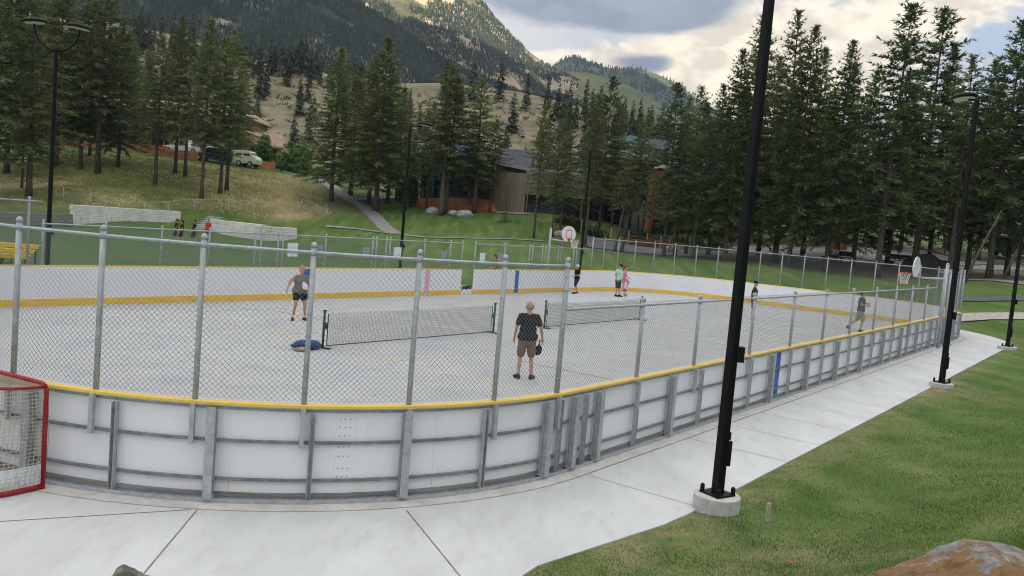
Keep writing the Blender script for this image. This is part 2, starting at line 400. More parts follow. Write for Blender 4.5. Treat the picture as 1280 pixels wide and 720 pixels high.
def sstep(x, a, b):
    n = _n(nt, 'ShaderNodeMapRange', interpolation_type='SMOOTHSTEP'); L(x, n.inputs[0]); n.inputs[1].default_value = a; n.inputs[2].default_value = b; return n.outputs[0]
nish = _n(nt, 'ShaderNodeVectorMath', operation='SCALE'); L(sky.outputs[0], nish.inputs[0]); nish.inputs['Scale'].default_value = .10
# thin high haze of cloud over the clear sky
pale = mixc(sstep(n3, .38, .62), (.54, .55, .60), (.70, .67, .65))
blue = mixc(sstep(n1, .45, .65), (.40, .50, .66), pale)
right = sstep(az, math.radians(19), math.radians(30))
basec = mixc(right, pale, blue)
# sun-warmed cumulus
wb = mth('ADD', mth('ADD', mth('MULTIPLY', blob(11, 9.0, 6.0, 3.6), .46), mth('MULTIPLY', blob(17, 11.5, 6, 3.6), .36)), mth('ADD', mth('MULTIPLY', blob(2, 9.5, 6, 2.6), .2), mth('MULTIPLY', blob(24, 14.5, 5, 3), .3)))
wf = sstep(mth('ADD', mth('ADD', mth('MULTIPLY', n1, .65), mth('MULTIPLY', n2, .65)), mth('MULTIPLY', wb, 1.2)), .78, .95)
warm = mixc(sstep(n2, .42, .58), (.82, .71, .55), (1.15, 1.0, .76))
c1 = mixc(wf, basec, warm)
# blue grey cloud bases
db = mth('ADD', mth('ADD', mth('MULTIPLY', blob(3.0, 14.6, 10, 2.1), .72), mth('MULTIPLY', blob(7.5, 10.9, 3.2, 1.0), .46)), mth('ADD', mth('MULTIPLY', blob(21, 16.2, 5, 1.5), .5), mth('MULTIPLY', blob(8, 14.2, 4, 1.3), .35)))
df = sstep(mth('ADD', mth('ADD', mth('MULTIPLY', n1, .7), mth('MULTIPLY', n2, .55)), db), .90, 1.12)
dark = mixc(sstep(mth('ADD', mth('MULTIPLY', n3, .5), mth('MULTIPLY', n2, .5)), .38, .60), (.17, .205, .28), (.27, .305, .375))
c2 = mixc(df, c1, dark)
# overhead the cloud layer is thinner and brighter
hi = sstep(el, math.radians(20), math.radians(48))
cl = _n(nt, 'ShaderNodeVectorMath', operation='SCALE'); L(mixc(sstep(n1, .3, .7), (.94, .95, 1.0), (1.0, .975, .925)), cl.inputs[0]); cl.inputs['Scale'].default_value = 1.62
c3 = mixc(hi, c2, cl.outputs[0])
# a share of clear sky shows through
c4 = _n(nt, 'ShaderNodeVectorMath', operation='ADD'); L(c3, c4.inputs[0]); 
thin = _n(nt, 'ShaderNodeVectorMath', operation='SCALE'); L(nish.outputs[0], thin.inputs[0]); thin.inputs['Scale'].default_value = .12; L(thin.outputs[0], c4.inputs[1])
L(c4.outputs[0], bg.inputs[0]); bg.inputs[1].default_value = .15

# ================================================================ ground sheet
def steps(*segs):
    o = []
    for a, b, n in segs: o += list(np.linspace(a, b, n, endpoint=False))
    return np.array(o + [segs[-1][1]])
gx = steps((-1500, -170, 12), (-170, -60, 45), (-60, -10, 40), (-10, 26, 120), (26, 60, 40), (60, 170, 40), (170, 1500, 12))
gy = steps((-900, -60, 8), (-60, 0, 20), (0, 30, 100), (30, 110, 85), (110, 175, 28), (175, 2000, 12))
XX, YY = np.meshgrid(gx, gy)
def ground_z(x, y):
    return terr(np.clip(x, -170, 170), np.clip(y, -60, 175))
ZZ = ground_z(XX, YY)
far_ = (np.abs(XX) > 171) | (YY > 176)
ZZ = np.where(far_, np.minimum(ZZ, 8), ZZ)
nx, ny = len(gx), len(gy)
idx = np.arange(nx * ny).reshape(ny, nx)
quads = np.stack([idx[:-1, :-1], idx[:-1, 1:], idx[1:, 1:], idx[1:, :-1]], -1).reshape(-1, 4)
def inpoly(px, py, poly):
    ins = np.zeros(px.shape, bool); n = len(poly)
    for i in range(n):
        x1, y1 = poly[i]; x2, y2 = poly[(i + 1) % n]
        c = ((y1 > py) != (y2 > py)) & (px < (x2 - x1) * (py - y1) / (y2 - y1 + 1e-12) + x1); ins ^= c
    return ins
def gpoly(pts): return [tuple(G(*p)[:2]) for p in pts]
bank_poly = gpoly([(-60, 262), (96, 256), (225, 262), (320, 272), (370, 277), (415, 268), (400, 240), (365, 220), (330, 216), (200, 200), (90, 192), (-60, 205)])
DRY = inpoly(XX, YY, bank_poly).astype(float)
dirt_poly = gpoly([(370, 262), (410, 270), (440, 258), (405, 235), (375, 222), (365, 232)])
DIRT = inpoly(XX, YY, dirt_poly) * .8
wood_poly = gpoly([(900, 315), (960, 330), (1100, 348), (1200, 352), (1285, 356), (1285, 318), (1100, 300), (900, 296)])
DIRT = np.maximum(DIRT, inpoly(XX, YY, wood_poly) * .75)
field = inpoly(XX, YY, [(-75, 20), (-9, 33), (-6, 60), (-14, 78), (-26, 83), (-55, 76), (-90, 74), (-90, 20)])
lawn_dry = np.exp(-((np.hypot(XX - 2.7, YY - 8.6) / 1.6) ** 2)) * .5 + np.exp(-((np.hypot(XX - 11.2, YY - 22.3) / 1.6) ** 2)) * .6
lawn_dry += np.exp(-((rink_sd(XX, YY) - 2.3) / .35) ** 2) * .45
def smoothmask(m, it=2):
    m = m.astype(float)
    for _ in range(it):
        m[1:-1, 1:-1] = (m[1:-1, 1:-1] * 2 + m[:-2, 1:-1] + m[2:, 1:-1] + m[1:-1, :-2] + m[1:-1, 2:]) / 6
    return m
zone = np.stack([smoothmask(DRY), np.maximum(smoothmask(DIRT), 0), smoothmask(field), np.clip(lawn_dry, 0, 1)], -1).reshape(-1, 4)
gm = bpy.data.materials.new('ground_grass'); gm.use_nodes = True; nt = gm.node_tree; L = nt.links.new
b = nt.nodes['Principled BSDF']; b.inputs['Roughness'].default_value = .9; b.inputs['Specular IOR Level'].default_value = .15
tc = _n(nt, 'ShaderNodeTexCoord'); at_ = _n(nt, 'ShaderNodeAttribute', attribute_name='zone'); sp_ = _n(nt, 'ShaderNodeSeparateColor'); L(at_.outputs['Color'], sp_.inputs[0])
def noi(scale, det=5, rough=.6, vec=None):
    n = _n(nt, 'ShaderNodeTexNoise'); n.inputs['Scale'].default_value = scale; n.inputs['Detail'].default_value = det; n.inputs['Roughness'].default_value = rough
    L(vec or tc.outputs['Object'], n.inputs['Vector']); return n.outputs['Fac']
def ramp(f, *st):
    r = _n(nt, 'ShaderNodeValToRGB'); e = r.color_ramp.elements
    while len(e) < len(st): e.new(.5)
    for i, (p, c) in enumerate(st): e[i].position = p; e[i].color = (*c, 1)
    L(f, r.inputs[0]); return r.outputs[0]
mpw = _n(nt, 'ShaderNodeMapping'); mpw.inputs['Rotation'].default_value = (0, 0, -TH + .1); mpw.inputs['Scale'].default_value = (1.2, .10, 1); L(tc.outputs['Object'], mpw.inputs[0])
stripe = noi(1.0, 2, .5, mpw.outputs[0])
big = noi(.22, 4); mid = noi(1.6, 6, .7); fine = noi(34, 3, .7)
lawn = ramp(mth('ADD', mth('ADD', mth('MULTIPLY', mid, .32), mth('MULTIPLY', stripe, .58)), mth('MULTIPLY', fine, .2)), (.42, (.052, .104, .020)), (.55, (.080, .138, .031)), (.70, (.15, .185, .06)))
lawn2 = mixc(ramp(big, (.5, (0, 0, 0)), (.72, (.5, .5, .5))), lawn, (.15, .17, .06))
drylawn = ramp(mid, (.35, (.20, .165, .09)), (.65, (.29, .24, .14)))
lawn3 = mixc(mth('MULTIPLY', at_.outputs['Alpha'], sstep(mth('ADD', mid, mth('MULTIPLY', fine, .3)), .45, .75)), lawn2, drylawn)
turf = ramp(mth('ADD', mth('MULTIPLY', noi(.5, 3), .6), mth('MULTIPLY', noi(9, 3), .4)), (.40, (.052, .102, .030)), (.62, (.080, .135, .045)))
turf_dry = mixc(sp_.outputs[2], lawn3, turf)
bankc = ramp(mth('ADD', mth('MULTIPLY', noi(.11, 4, .6), .75), mth('MULTIPLY', noi(1.2, 5, .7), .3)), (.42, (.075, .105, .03)), (.51, (.20, .185, .075)), (.60, (.36, .29, .14)))
c = mixc(sp_.outputs[0], turf_dry, bankc)
dirtc = ramp(noi(1.1, 6, .7), (.35, (.085, .09, .035)), (.5, (.15, .125, .085)), (.7, (.24, .20, .15)))
c = mixc(sp_.outputs[1], c, dirtc)
L(c, b.inputs['Base Color'])
bp = _n(nt, 'ShaderNodeBump'); bp.inputs['Strength'].default_value = .6; bp.inputs['Distance'].default_value = .03; L(noi(28, 4, .7), bp.inputs['Height']); L(bp.outputs[0], b.inputs['Normal'])
me = npmesh('ground', np.stack([XX, YY, ZZ], -1).reshape(-1, 3), quads, gm, smooth=True)
ca = me.color_attributes.new('zone', 'FLOAT_COLOR', 'POINT'); ca.data.foreach_set('color', zone.astype(np.float32).ravel())
tag(link('ground', me), kind='structure')

# ================================================================ hills and mountains
def interp(pts, x):
    p = np.array(pts, float); return np.interp(x, p[:, 0], p[:, 1])
def fbmn(x, y, s, oct=5, seed=0., ridged=False):
    out = np.zeros(x.shape); amp, fr, tot = 1., 1. / s, 0.
    fl = np.column_stack([x.ravel(), y.ravel()])
    for o in range(oct):
        v = np.array([mnoise.noise((p[0] * fr + seed, p[1] * fr - seed, seed * 1.7 + o * 9.1)) for p in fl]).reshape(x.shape)
        if ridged: v = .5 - np.abs(v)
        out += v * amp; tot += amp; amp *= .5; fr *= 2.03
    return out / tot
HOR = lambda px: 277.6 + .0847 * (px - 640)
class Ridge:
    """a hill whose crest runs along known directions; foot near d0, crest at d1, falling away behind"""
    def __init__(s, name, crest, d0, d1, back, mat, nc=90, nr=40, rough=6., ns=60., seed=1., foot=None, gully=0., p=1.0, zf=4.):
        px = np.linspace(crest[0][0], crest[-1][0], nc); t = np.concatenate([np.linspace(0, 1, nr), 1 + np.linspace(0, 1, nr // 3 + 1)[1:]])
        cy = interp(crest, px); D1 = np.full(nc, float(d1)) if np.isscalar(d1) else interp(d1, px); D0 = np.full(nc, float(d0)) if np.isscalar(d0) else interp(d0, px)
        PXm, T = np.meshgrid(px, t)
        Dd = np.where(T <= 1, D0 + (D1 - D0) * T, D1 + back * (T - 1))
        zc = CH + (HOR(px) - cy) / F * D1
        prof = np.where(T <= 1, np.clip(T, 0, 1) ** p * (1.0 + .12 * np.sin(np.clip(T, 0, 1) * PI)), 1 - .8 * (T - 1) ** 1.3)
        X = (PXm - .0845 * (HOR(PXm) - cy[None, :]) - 640) / F * Dd
        Z = zf + (zc - zf) * prof
        nz = fbmn(X, Dd, ns, 5, seed)
        Z = Z + nz * rough * np.clip(np.where(T <= 1, T * 3, 1), 0, 1) * np.where(np.abs(T - 1) < .12, .35, 1.0)
        if gully:
            Z = Z - gully * np.clip(fbmn(X, Dd * .25, ns * 1.6, 4, seed + 5, True) + .25, 0, 1) * np.sin(np.clip(T, 0, 1) * PI)
        s.px, s.t, s.X, s.D, s.Z = px, t, X, Dd, Z
        n, m = X.shape; ii = np.arange(n * m).reshape(n, m)
        q = np.stack([ii[:-1, :-1], ii[:-1, 1:], ii[1:, 1:], ii[1:, :-1]], -1).reshape(-1, 4)
        s.o = tag(link(name, npmesh(name, np.stack([X, Dd, Z], -1).reshape(-1, 3), q, mat, smooth=True)), kind='structure')
    def sample(s, fc, ft):
        """bilinear point at fractional column/row (arrays)"""
        n, m = s.X.shape
        c = np.clip(fc, 0, .9999) * (m - 1); r = np.clip(ft, 0, .9999) * (n - 1)
        ci, ri = c.astype(int), r.astype(int); a, b_ = c - ci, r - ri
        o = []
        for A in (s.X, s.D, s.Z):
            o.append((A[ri, ci] * (1 - a) + A[ri, ci + 1] * a) * (1 - b_) + (A[ri + 1, ci] * (1 - a) + A[ri + 1, ci + 1] * a) * b_)
        return np.stack(o, -1)
def hillmat(name, c_lo, c_mid, c_hi, rock, rthr, scale, rscale, stretch=(1, 1, 1)):
    m = bpy.data.materials.new(name); m.use_nodes = True
    global nt, L, tc
    nt = m.node_tree; L = nt.links.new
    b = nt.nodes['Principled BSDF']; b.inputs['Roughness'].default_value = .95; b.inputs['Specular IOR Level'].default_value = .05
    tc = _n(nt, 'ShaderNodeTexCoord'); mp = _n(nt, 'ShaderNodeMapping'); mp.inputs['Scale'].default_value = stretch; L(tc.outputs['Object'], mp.inputs[0])
    c = ramp(noi(scale, 6, .68, mp.outputs[0]), (.36, c_lo), (.5, c_mid), (.64, c_hi))
    rk = ramp(noi(rscale * 5, 6, .75), (.35, tuple(v * .55 for v in rock)), (.65, rock))
    f = sstep(mth('ADD', noi(rscale, 7, .7, mp.outputs[0]), mth('MULTIPLY', noi(rscale * 9, 4, .7), .22)), rthr, rthr + .06)
    L(mixc(f, c, rk), b.inputs['Base Color'])
    bp = _n(nt, 'ShaderNodeBump'); bp.inputs['Strength'].default_value = .7; bp.inputs['Distance'].default_value = 1.2; L(noi(rscale * 8, 6, .75), bp.inputs['Height']); L(bp.outputs[0], b.inputs['Normal'])
    return m
hm_tan = hillmat('hillside_dry_grass', (.13, .125, .07), (.205, .18, .115), (.285, .24, .155), (.31, .27, .21), .68, .06, .03)
hm_mt = hillmat('mountain_slope', (.030, .044, .032), (.042, .056, .038), (.062, .072, .048), (.27, .245, .225), .655, .02, .014, (1, 1, .6))
hm_mtB = hillmat('peak_slope', (.05, .058, .034), (.09, .088, .05), (.19, .165, .095), (.42, .33, .23), .575, .02, .014, (1, 1, .6))
hm_far = hillmat('far_mountain_slope', (.035, .052, .036), (.055, .072, .045), (.10, .115, .06), (.24, .22, .19), .72, .008, .008)
hill = Ridge('hill', [(-700, 0), (-200, 10), (0, 20), (150, 35), (250, 56), (330, 84), (400, 97), (480, 106), (560, 108), (640, 118), (700, 130), (760, 150), (830, 182), (900, 220), (1000, 268), (1150, 300), (1400, 330)],
             135, [(-700, 400), (330, 380), (640, 330), (1000, 260), (1400, 240)], 160, hm_tan, nc=150, nr=50, rough=5, ns=45, seed=2.3, zf=5)
mtA = Ridge('mountain_spur', [(-700, -330), (0, -230), (200, -140), (350, -48), (430, 2), (480, 30), (530, 64), (570, 86), (610, 104), (680, 132), (760, 160), (860, 195)], 420, 720, 200, hm_mt, nc=150, nr=46, rough=16, ns=120, seed=4.1, gully=14, zf=8)
mtB = Ridge('mountain', [(100, -330), (250, -230), (400, -130), (480, -78), (520, -52), (560, -24), (584, -2), (600, 14), (612, 30), (630, 48), (650, 66), (668, 80), (684, 90), (700, 98), (720, 108), (760, 128), (860, 190)], 620, 1020, 260, hm_mtB, nc=170, nr=50, rough=16, ns=150, seed=7.7, gully=20, zf=8)
mtC = Ridge('far_mountain', [(500, 160), (600, 130), (650, 108), (684, 88), (696, 80), (708, 76), (722, 79), (740, 88), (757, 92), (775, 91), (795, 91), (815, 98), (835, 108), (870, 130), (930, 170), (1020, 205), (1090, 200), (1140, 192), (1180, 198), (1260, 206), (1400, 240), (1600, 280)], 1100, 1750, 200, hm_far, nc=160, nr=40, rough=22, ns=260, seed=3.3, gully=22, zf=8)
mtP = Ridge('pasture_hill', [(640, 140), (670, 112), (690, 100), (705, 94), (725, 95), (745, 101), (780, 112), (840, 150), (900, 190)], 700, 1080, 120, hillmat('pasture_slope', (.055, .078, .036), (.10, .115, .05), (.15, .15, .068), (.22, .2, .15), .78, .01, .01), nc=70, nr=26, rough=8, ns=120, seed=9.3, zf=8)
# unseen ridge added on the sun's side, shaped to shade all but the peak
ys = np.linspace(-1350, 1400, 150); ts = np.linspace(-1, 1, 31)
YR, TR = np.meshgrid(ys, ts)
hr = interp([(-1350, 480), (-650, 560), (-85, 545), (120, 490), (250, 440), (380, 430), (600, 500), (900, 580), (1150, 590), (1280, 220), (1400, 10)], YR)
XR = 950 + TR * 330 + 40 * np.sin(YR / 170.)
ZR = 2 + hr * np.clip(1 - np.abs(TR) ** 1.15, 0, 1) + fbmn(XR, YR, 120, 5, 6.1) * 34 * np.clip(1 - np.abs(TR), 0, 1)
ii = np.arange(XR.size).reshape(XR.shape)
tag(link('shade_ridge', npmesh('shade_ridge', np.stack([XR, YR, ZR], -1).reshape(-1, 3), np.stack([ii[:-1, :-1], ii[:-1, 1:], ii[1:, 1:], ii[1:, :-1]], -1).reshape(-1, 4), hm_mt, smooth=True)), kind='structure')
# forest on the mountains: far too many to count, seen as one mass
def cones(P, H, R, sides=5, tiers=2, rs=RS):
    n = len(P); Vs = []; Fs = []
    ang = np.linspace(0, 2 * PI, sides, endpoint=False)
    per = tiers * (sides + 1)
    rot = rs.rand(n) * 6.28
    for k in range(tiers):
        zb = H * (.08 + .42 * k / max(tiers - 1, 1) * (tiers > 1)); rb = R * (1 - .42 * k); zt = H * (.62 if (k == 0 and tiers > 1) else 1.)
        a = ang[None] + rot[:, None] + k
        jit = rs.uniform(.7, 1.25, (n, sides))
        ring = np.stack([P[:, None, 0] + rb[:, None] * jit * np.cos(a), P[:, None, 1] + rb[:, None] * jit * np.sin(a), np.broadcast_to((P[:, 2] + zb)[:, None], a.shape)], -1)
        apex = np.stack([P[:, 0], P[:, 1], P[:, 2] + zt], -1)[:, None]
        Vs.append(np.concatenate([ring, apex], 1))
    V = np.concatenate(Vs, 1).reshape(-1, 3)
    f = []
    for k in range(tiers):
        b0 = k * (sides + 1)
        for j in range(sides): f.append((b0 + j, b0 + (j + 1) % sides, b0 + sides))
    Fc = (np.array(f)[None] + (np.arange(n) * per)[:, None, None]).reshape(-1, 3)
    return V, Fc
fm = [M_('far_forest_dark', (.026, .040, .030), .9, .3, .02, spec=.05), M_('far_forest_mid', (.040, .054, .040), .9, .3, .02, spec=.05), M_('far_forest_olive', (.058, .066, .044), .9, .3, .02, spec=.05)]
def forest(rd, n, hmin, hmax, thr, seed, tmin=.12, tmax=.8):
    fc, ft = RS.rand(n), RS.uniform(tmin, tmax, n)
    P = rd.sample(fc, ft)
    d = np.array([mnoise.fractal((p[0] / 55, p[1] / 55, p[2] / 35 + seed), 1, 2, 4) for p in P])
    P = P[d > thr + RS.uniform(-.15, .15, n)]
    H = RS.uniform(hmin, hmax, len(P))
    V, Fc = cones(P, H, H * RS.uniform(.2, .3, len(P)))
    mi = np.repeat(RS.choice(3, len(P), p=[.5, .33, .17]), 10)
    tag(link('mountain_forest', npmesh('mountain_forest', V, Fc, fm, mi)), kind='stuff')
forest(mtA, 110000, 1.8, 4.0, -.42, 1.)
forest(mtB, 95000, 2.0, 4.2, -.12, 5.)
forest(mtC, 16000, 6, 10, .0, 9., .3, .8)
# ================================================================ haze
hz = MB(); hz.box((0, 350, 320), (3300, 3500, 720))
hzm = bpy.data.materials.new('haze_air'); hzm.use_nodes = True; nth = hzm.node_tree
nth.nodes.remove(nth.nodes['Principled BSDF'])
pv = _n(nth, 'ShaderNodeVolumePrincipled'); pv.inputs['Color'].default_value = (.66, .80, 1.0, 1); pv.inputs['Density'].default_value = .00014; pv.inputs['Anisotropy'].default_value = .2
nth.links.new(pv.outputs[0], nth.nodes['Material Output'].inputs['Volume'])
hzo = tag(hz.build('haze', hzm), kind='stuff')
# ================================================================ rink slab, kerb band, sidewalk
def ring_path(s0, s1, step=.3):
    n = max(2, int(abs(s1 - s0) / step) + 1); return [rink(s) for s in np.linspace(s0, s1, n)]
full = [rink(s) for s in np.linspace(0, PER, 360, endpoint=False)]
m = MB(); m.add([(p[0] + n[0] * -.02, p[1] + n[1] * -.02, .012) for p, n in full], [tuple(range(len(full)))[::-1]])
tag(m.build('rink_floor', K['slab']), kind='structure')
m = MB(); m.sweep(full, [(-.03, -.1), (-.03, .004), (.34, .004), (.34, -.1)], closed=True)
tag(m.build('kerb_band', K['kerb']), kind='structure')
m = MB(); m.sweep(full, [(.34, -.1), (.34, -.006), (.365, -.006), (.365, -.1)], closed=True)
tag(m.build('expansion_joint', K['joint']), kind='structure')
def wk(s):
    return 2.12
m = MB(); m.sweep(full, [(.365, -.12), (.365, .0), (2.12, .0), (2.12, -.12)], closed=True)
tag(m.build('sidewalk', K['conc']), kind='structure')
# concrete apron widening off the sidewalk at the near end
ap = [plane(*q)[:2] for q in [(672, 707), (655, 718), (560, 790), (420, 900), (150, 960), (-250, 900), (-420, 760), (-330, 640), (-120, 628)]]
inner = [rink(s)[0] + rink(s)[1] * .366 for s in np.linspace(43.5, 31.45, 40)] + [rink(31.45)[0] + rink(31.45)[1] * 2.12, rink(32.2)[0] + rink(32.2)[1] * 2.13]
poly = [tuple(p) for p in ap] + [tuple(p) for p in inner]
m = MB(); m.prism(poly, -.12, .0025)
tag(m.build('concrete_apron', K['conc']), kind='structure')
# saw cuts across the walk
m = MB()
def cut(p0, p1, wd=.016, z=.0055):
    p0, p1 = np.array(p0[:2]), np.array(p1[:2]); d = (p1 - p0) / np.linalg.norm(p1 - p0); q = np.array([-d[1], d[0]]) * wd / 2
    m.add([(*(p0 - q), z), (*(p1 - q), z), (*(p1 + q), z), (*(p0 + q), z)], [(0, 1, 2, 3)])
for s in [31.45, 28.05] + list(np.arange(26.35, -1, -1.72)) + list(np.arange(-2.5, -16, -1.9)):
    a, n = rink(s); cut(a + n * .37, a + n * 2.11, .011)
cut(plane(247, 637), plane(140, 765)); cut(plane(508, 638), plane(615, 770)); cut(plane(-60, 656), plane(238, 637.5))
tag(m.build('pavement_joint', K['joint'], recalc=False), kind='structure')
# painted court lines
m = MB()
def court(A, B_):
    A, B_ = np.array(A[:2]), np.array(B_[:2]); c = (A + B_) / 2; d = (B_ - A) / np.linalg.norm(B_ - A); n = np.array([-d[1], d[0]])
    h = 3.05
    for k in (-1, 1):
        cut(c + d * h * k - n * 6.7, c + d * h * k + n * 6.7, .06, .017)
        cut(c - d * h + n * 6.7 * k, c + d * h + n * 6.7 * k, .06, .021)
        cut(c - d * h + n * 2.13 * k, c + d * h + n * 2.13 * k, .06, .021)
        cut(c + n * 2.13 * k, c + n * 6.7 * k, .06, .025)
N1a, N1b = np.array([-4.535, 20.778]), np.array([-.47, 26.27]); dN = (N1b - N1a) / np.linalg.norm(N1b - N1a)
N2a = np.array([1.196, 28.606]); N2b = N2a + dN * 6.83
court(N1a, N1b); court(N2a, N2b)
tag(m.build('court_lines', K['line'], recalc=False), kind='structure')

# ================================================================ boards
GATE0, GATE1 = 76.15, 77.0
BR = (CX, CY, 0)
boards = thing('rink_boards', 'long oval of white rink boards with yellow cap, framed by galvanised steel posts outside', 'rink boards', BR)
def bpart(mb, name, mat, parent=None, **kw):
    o = mb.build(name, mat, parent or boards, **kw)
    for v in o.data.vertices: v.co.x -= CX; v.co.y -= CY
    return o
posts_s = [30.78, 31.14, 31.47, 31.80] + [32.11 + 1.1105 * k for k in range(0, int((SL + 2 * QA + SE - 32.11) / 1.1105) + 1)]
s_far0 = posts_s[-1]
posts_n = [29.55 - 1.232 * k for k in range(0, 25)]
ends = [s_far0 + 1.232 * k for k in range(1, 26)]
cur2 = list(np.arange(ends[-1] + 1.11, PER + posts_n[-1] - .6, 1.11))
allp = sorted([(s % PER) for s in posts_s + posts_n + ends + cur2])
allp = [s for s in allp if not (GATE0 - .05 < s < GATE1 + .05)]
# panels between every second post
cuts = [31.47]
while cuts[-1] < 31.47 + PER - 2.4: cuts.append(cuts[-1] + 2.44)
cuts.append(31.47 + PER)
def segs(s0, s1):
    """split a range so that the gate stays open"""
    o = []
    for a, b_ in ((s0, s1),):
        for g0, g1 in ((GATE0, GATE1), (GATE0 + PER, GATE1 + PER)):
            if a < g1 and b_ > g0:
                if a < g0: o.append((a, g0))
                a = max(a, g1)
        if b_ > a: o.append((a, b_))
    return o
for a, b_ in zip(cuts[:-1], cuts[1:]):
    for c, d in segs(a, b_):
        if d - c < .05: continue
        m = MB(); m.sweep(ring_path(c + .003, d - .003, .3), [(-.0125, .10), (-.0125, 1.132), (.0, 1.132), (.0, .10)])
        bpart(m, 'board_panel', K['board'])
for c, d in segs(31.47, 31.47 + PER):
    p = ring_path(c, d)
    m = MB(); m.sweep(p, [(-.028, .012), (-.028, .215), (-.0125, .222), (-.0125, .012)]); bpart(m, 'kick_plate', K['yellow'])
    m = MB(); m.sweep(p, [(-.013, 1.1325), (-.013, 1.160), (-.004, 1.177), (.06, 1.177), (.075, 1.165), (.075, 1.135), (.07, 1.1325)]); bpart(m, 'cap_rail', K['cap'])
    m = MB(); m.sweep(p, [(.001, 1.075), (.001, 1.132), (.072, 1.132), (.072, 1.124), (.01, 1.124), (.01, 1.075)]); bpart(m, 'top_angle', K['galv'])
    for z in (.245, .70):
        m = MB(); m.sweep(p, [(.004, z), (.004, z + .032), (.045, z + .032), (.045, z)]); bpart(m, 'support_rail', K['galv_dk'])
    m = MB(); m.sweep(p, [(.002, .006), (.002, .05), (.012, .05), (.012, .014), (.11, .014), (.11, .052), (.118, .052), (.118, .006)]); bpart(m, 'base_channel', K['galv'])
    m = MB(); m.sweep(p, [(.0, .058), (.0, .098), (.03, .098), (.03, .058)]); bpart(m, 'sill_plate', K['timber'])
def ibeam(s, wide):
    p, n = rink(s); t = np.array([-n[1], n[0]]); m = MB()
    rz = math.atan2(n[1], n[0])
    def bx(o0, o1, t0, t1, z0, z1):
        c = p + n * (o0 + o1) / 2 + t * (t0 + t1) / 2; m.box((c[0], c[1], (z0 + z1) / 2), (o1 - o0, t1 - t0, z1 - z0), rz)
    if wide:
        bx(.046, .056, -.05, .05, .053, 1.07); bx(.150, .158, -.05, .05, .053, 1.122); bx(.057, .149, -.004, .004, .053, 1.07)
        bx(.0, .16, -.06, .06, .0525, .0575 + .006)
    else:
        bx(.046, .052, -.03, .03, .053, 1.07); bx(.053, .115, -.03, -.025, .053, 1.07); bx(.053, .115, .018, .023, .053, 1.07)
    return m
for s in allp:
    near = 27 < s < 45
    # alternate wide I beams and slim channels, as on the near side
    if 30.7 < s < 32.2: wide = min(abs(s - 30.78), abs(s - 31.47), abs(s - 32.11)) < .05
    elif s < 30.7: wide = int(round((29.55 - s) / 1.232)) % 2 == 1
    else: wide = int(round((s - 32.11) / 1.1105)) % 2 == 0
    bpart(ibeam(s, wide), 'steel_post', K['galv'])
# coloured lines on the boards: blue / red / blue on both sides
def stripe(s, wd, mat, name, inside=True, outside=True):
    m = MB()
    if inside: m.sweep(ring_path(s - wd / 2, s + wd / 2, .1), [(-.0135, .018), (-.0135, 1.13), (-.0155 - .015 * 0, 1.13), (-.0305, .224), (-.0305, .018)] if False else [(-.0128, .225), (-.0128, 1.128), (-.0145, 1.128), (-.0145, .225)])
    if inside: m.sweep(ring_path(s - wd / 2, s + wd / 2, .1), [(-.0285, .02), (-.0285, .214), (-.030, .214), (-.030, .02)])
    if outside: m.sweep(ring_path(s - wd / 2, s + wd / 2, .1), [(.0008, .105), (.0008, 1.07), (.0024, 1.07), (.0024, .105)])
    bpart(m, name, mat)
for s, mat, nm in ((67.22, 'blue', 'blue_line'), (80.41, 'blue', 'blue_line'), (73.86, 'red_line', 'red_line')): stripe(s, .3, K[mat], nm)
for s, mat, nm in ((22.74, 'blue', 'blue_line'), (9.58, 'blue', 'blue_line')): stripe(s, .30, K[mat], nm)
# bolted splice plate on the near end
m = MB(); m.sweep(ring_path(34.94, 35.16, .1), [(.0008, .1), (.0008, 1.07), (.006, 1.07), (.006, .1)]); pl = bpart(m, 'splice_plate', K['board'])
m = MB()
for z in (.30, .40, .55, .66, .80, .9, 1.0):
    for ds in (-.06, 0, .06):
        p, n = rink(35.06 + ds); m.ball((p[0] + n[0] * .008, p[1] + n[1] * .008, z), .008, 6)
bpart(m, 'bolt', K['galv_dk'], pl)
# open gate: a low threshold is left between the boards
gate = thing('gate_threshold', 'low white threshold step in the open gateway of the far boards', 'threshold', uv(-HA + RR + (76.57 - SL - 2 * QA - SE), HB, 0))
p0, n0 = rink(76.57); rz0 = math.atan2(n0[1], n0[0])
m = MB(); m.box((0, 0, .12), (.05, .74, .21), rz0); m.build('step_board', K['board'], gate)
m = MB(); m.box((n0[0] * .3, n0[1] * .3, .2), (.3, .7, .38), rz0); m.build('step_block', K['kerb'], gate, bevel=.02)
m = MB(); m.box((n0[0] * -.03, n0[1] * -.03, .34), (.012, .62, .16), rz0); m.build('grip_plate', K['dark'], gate)

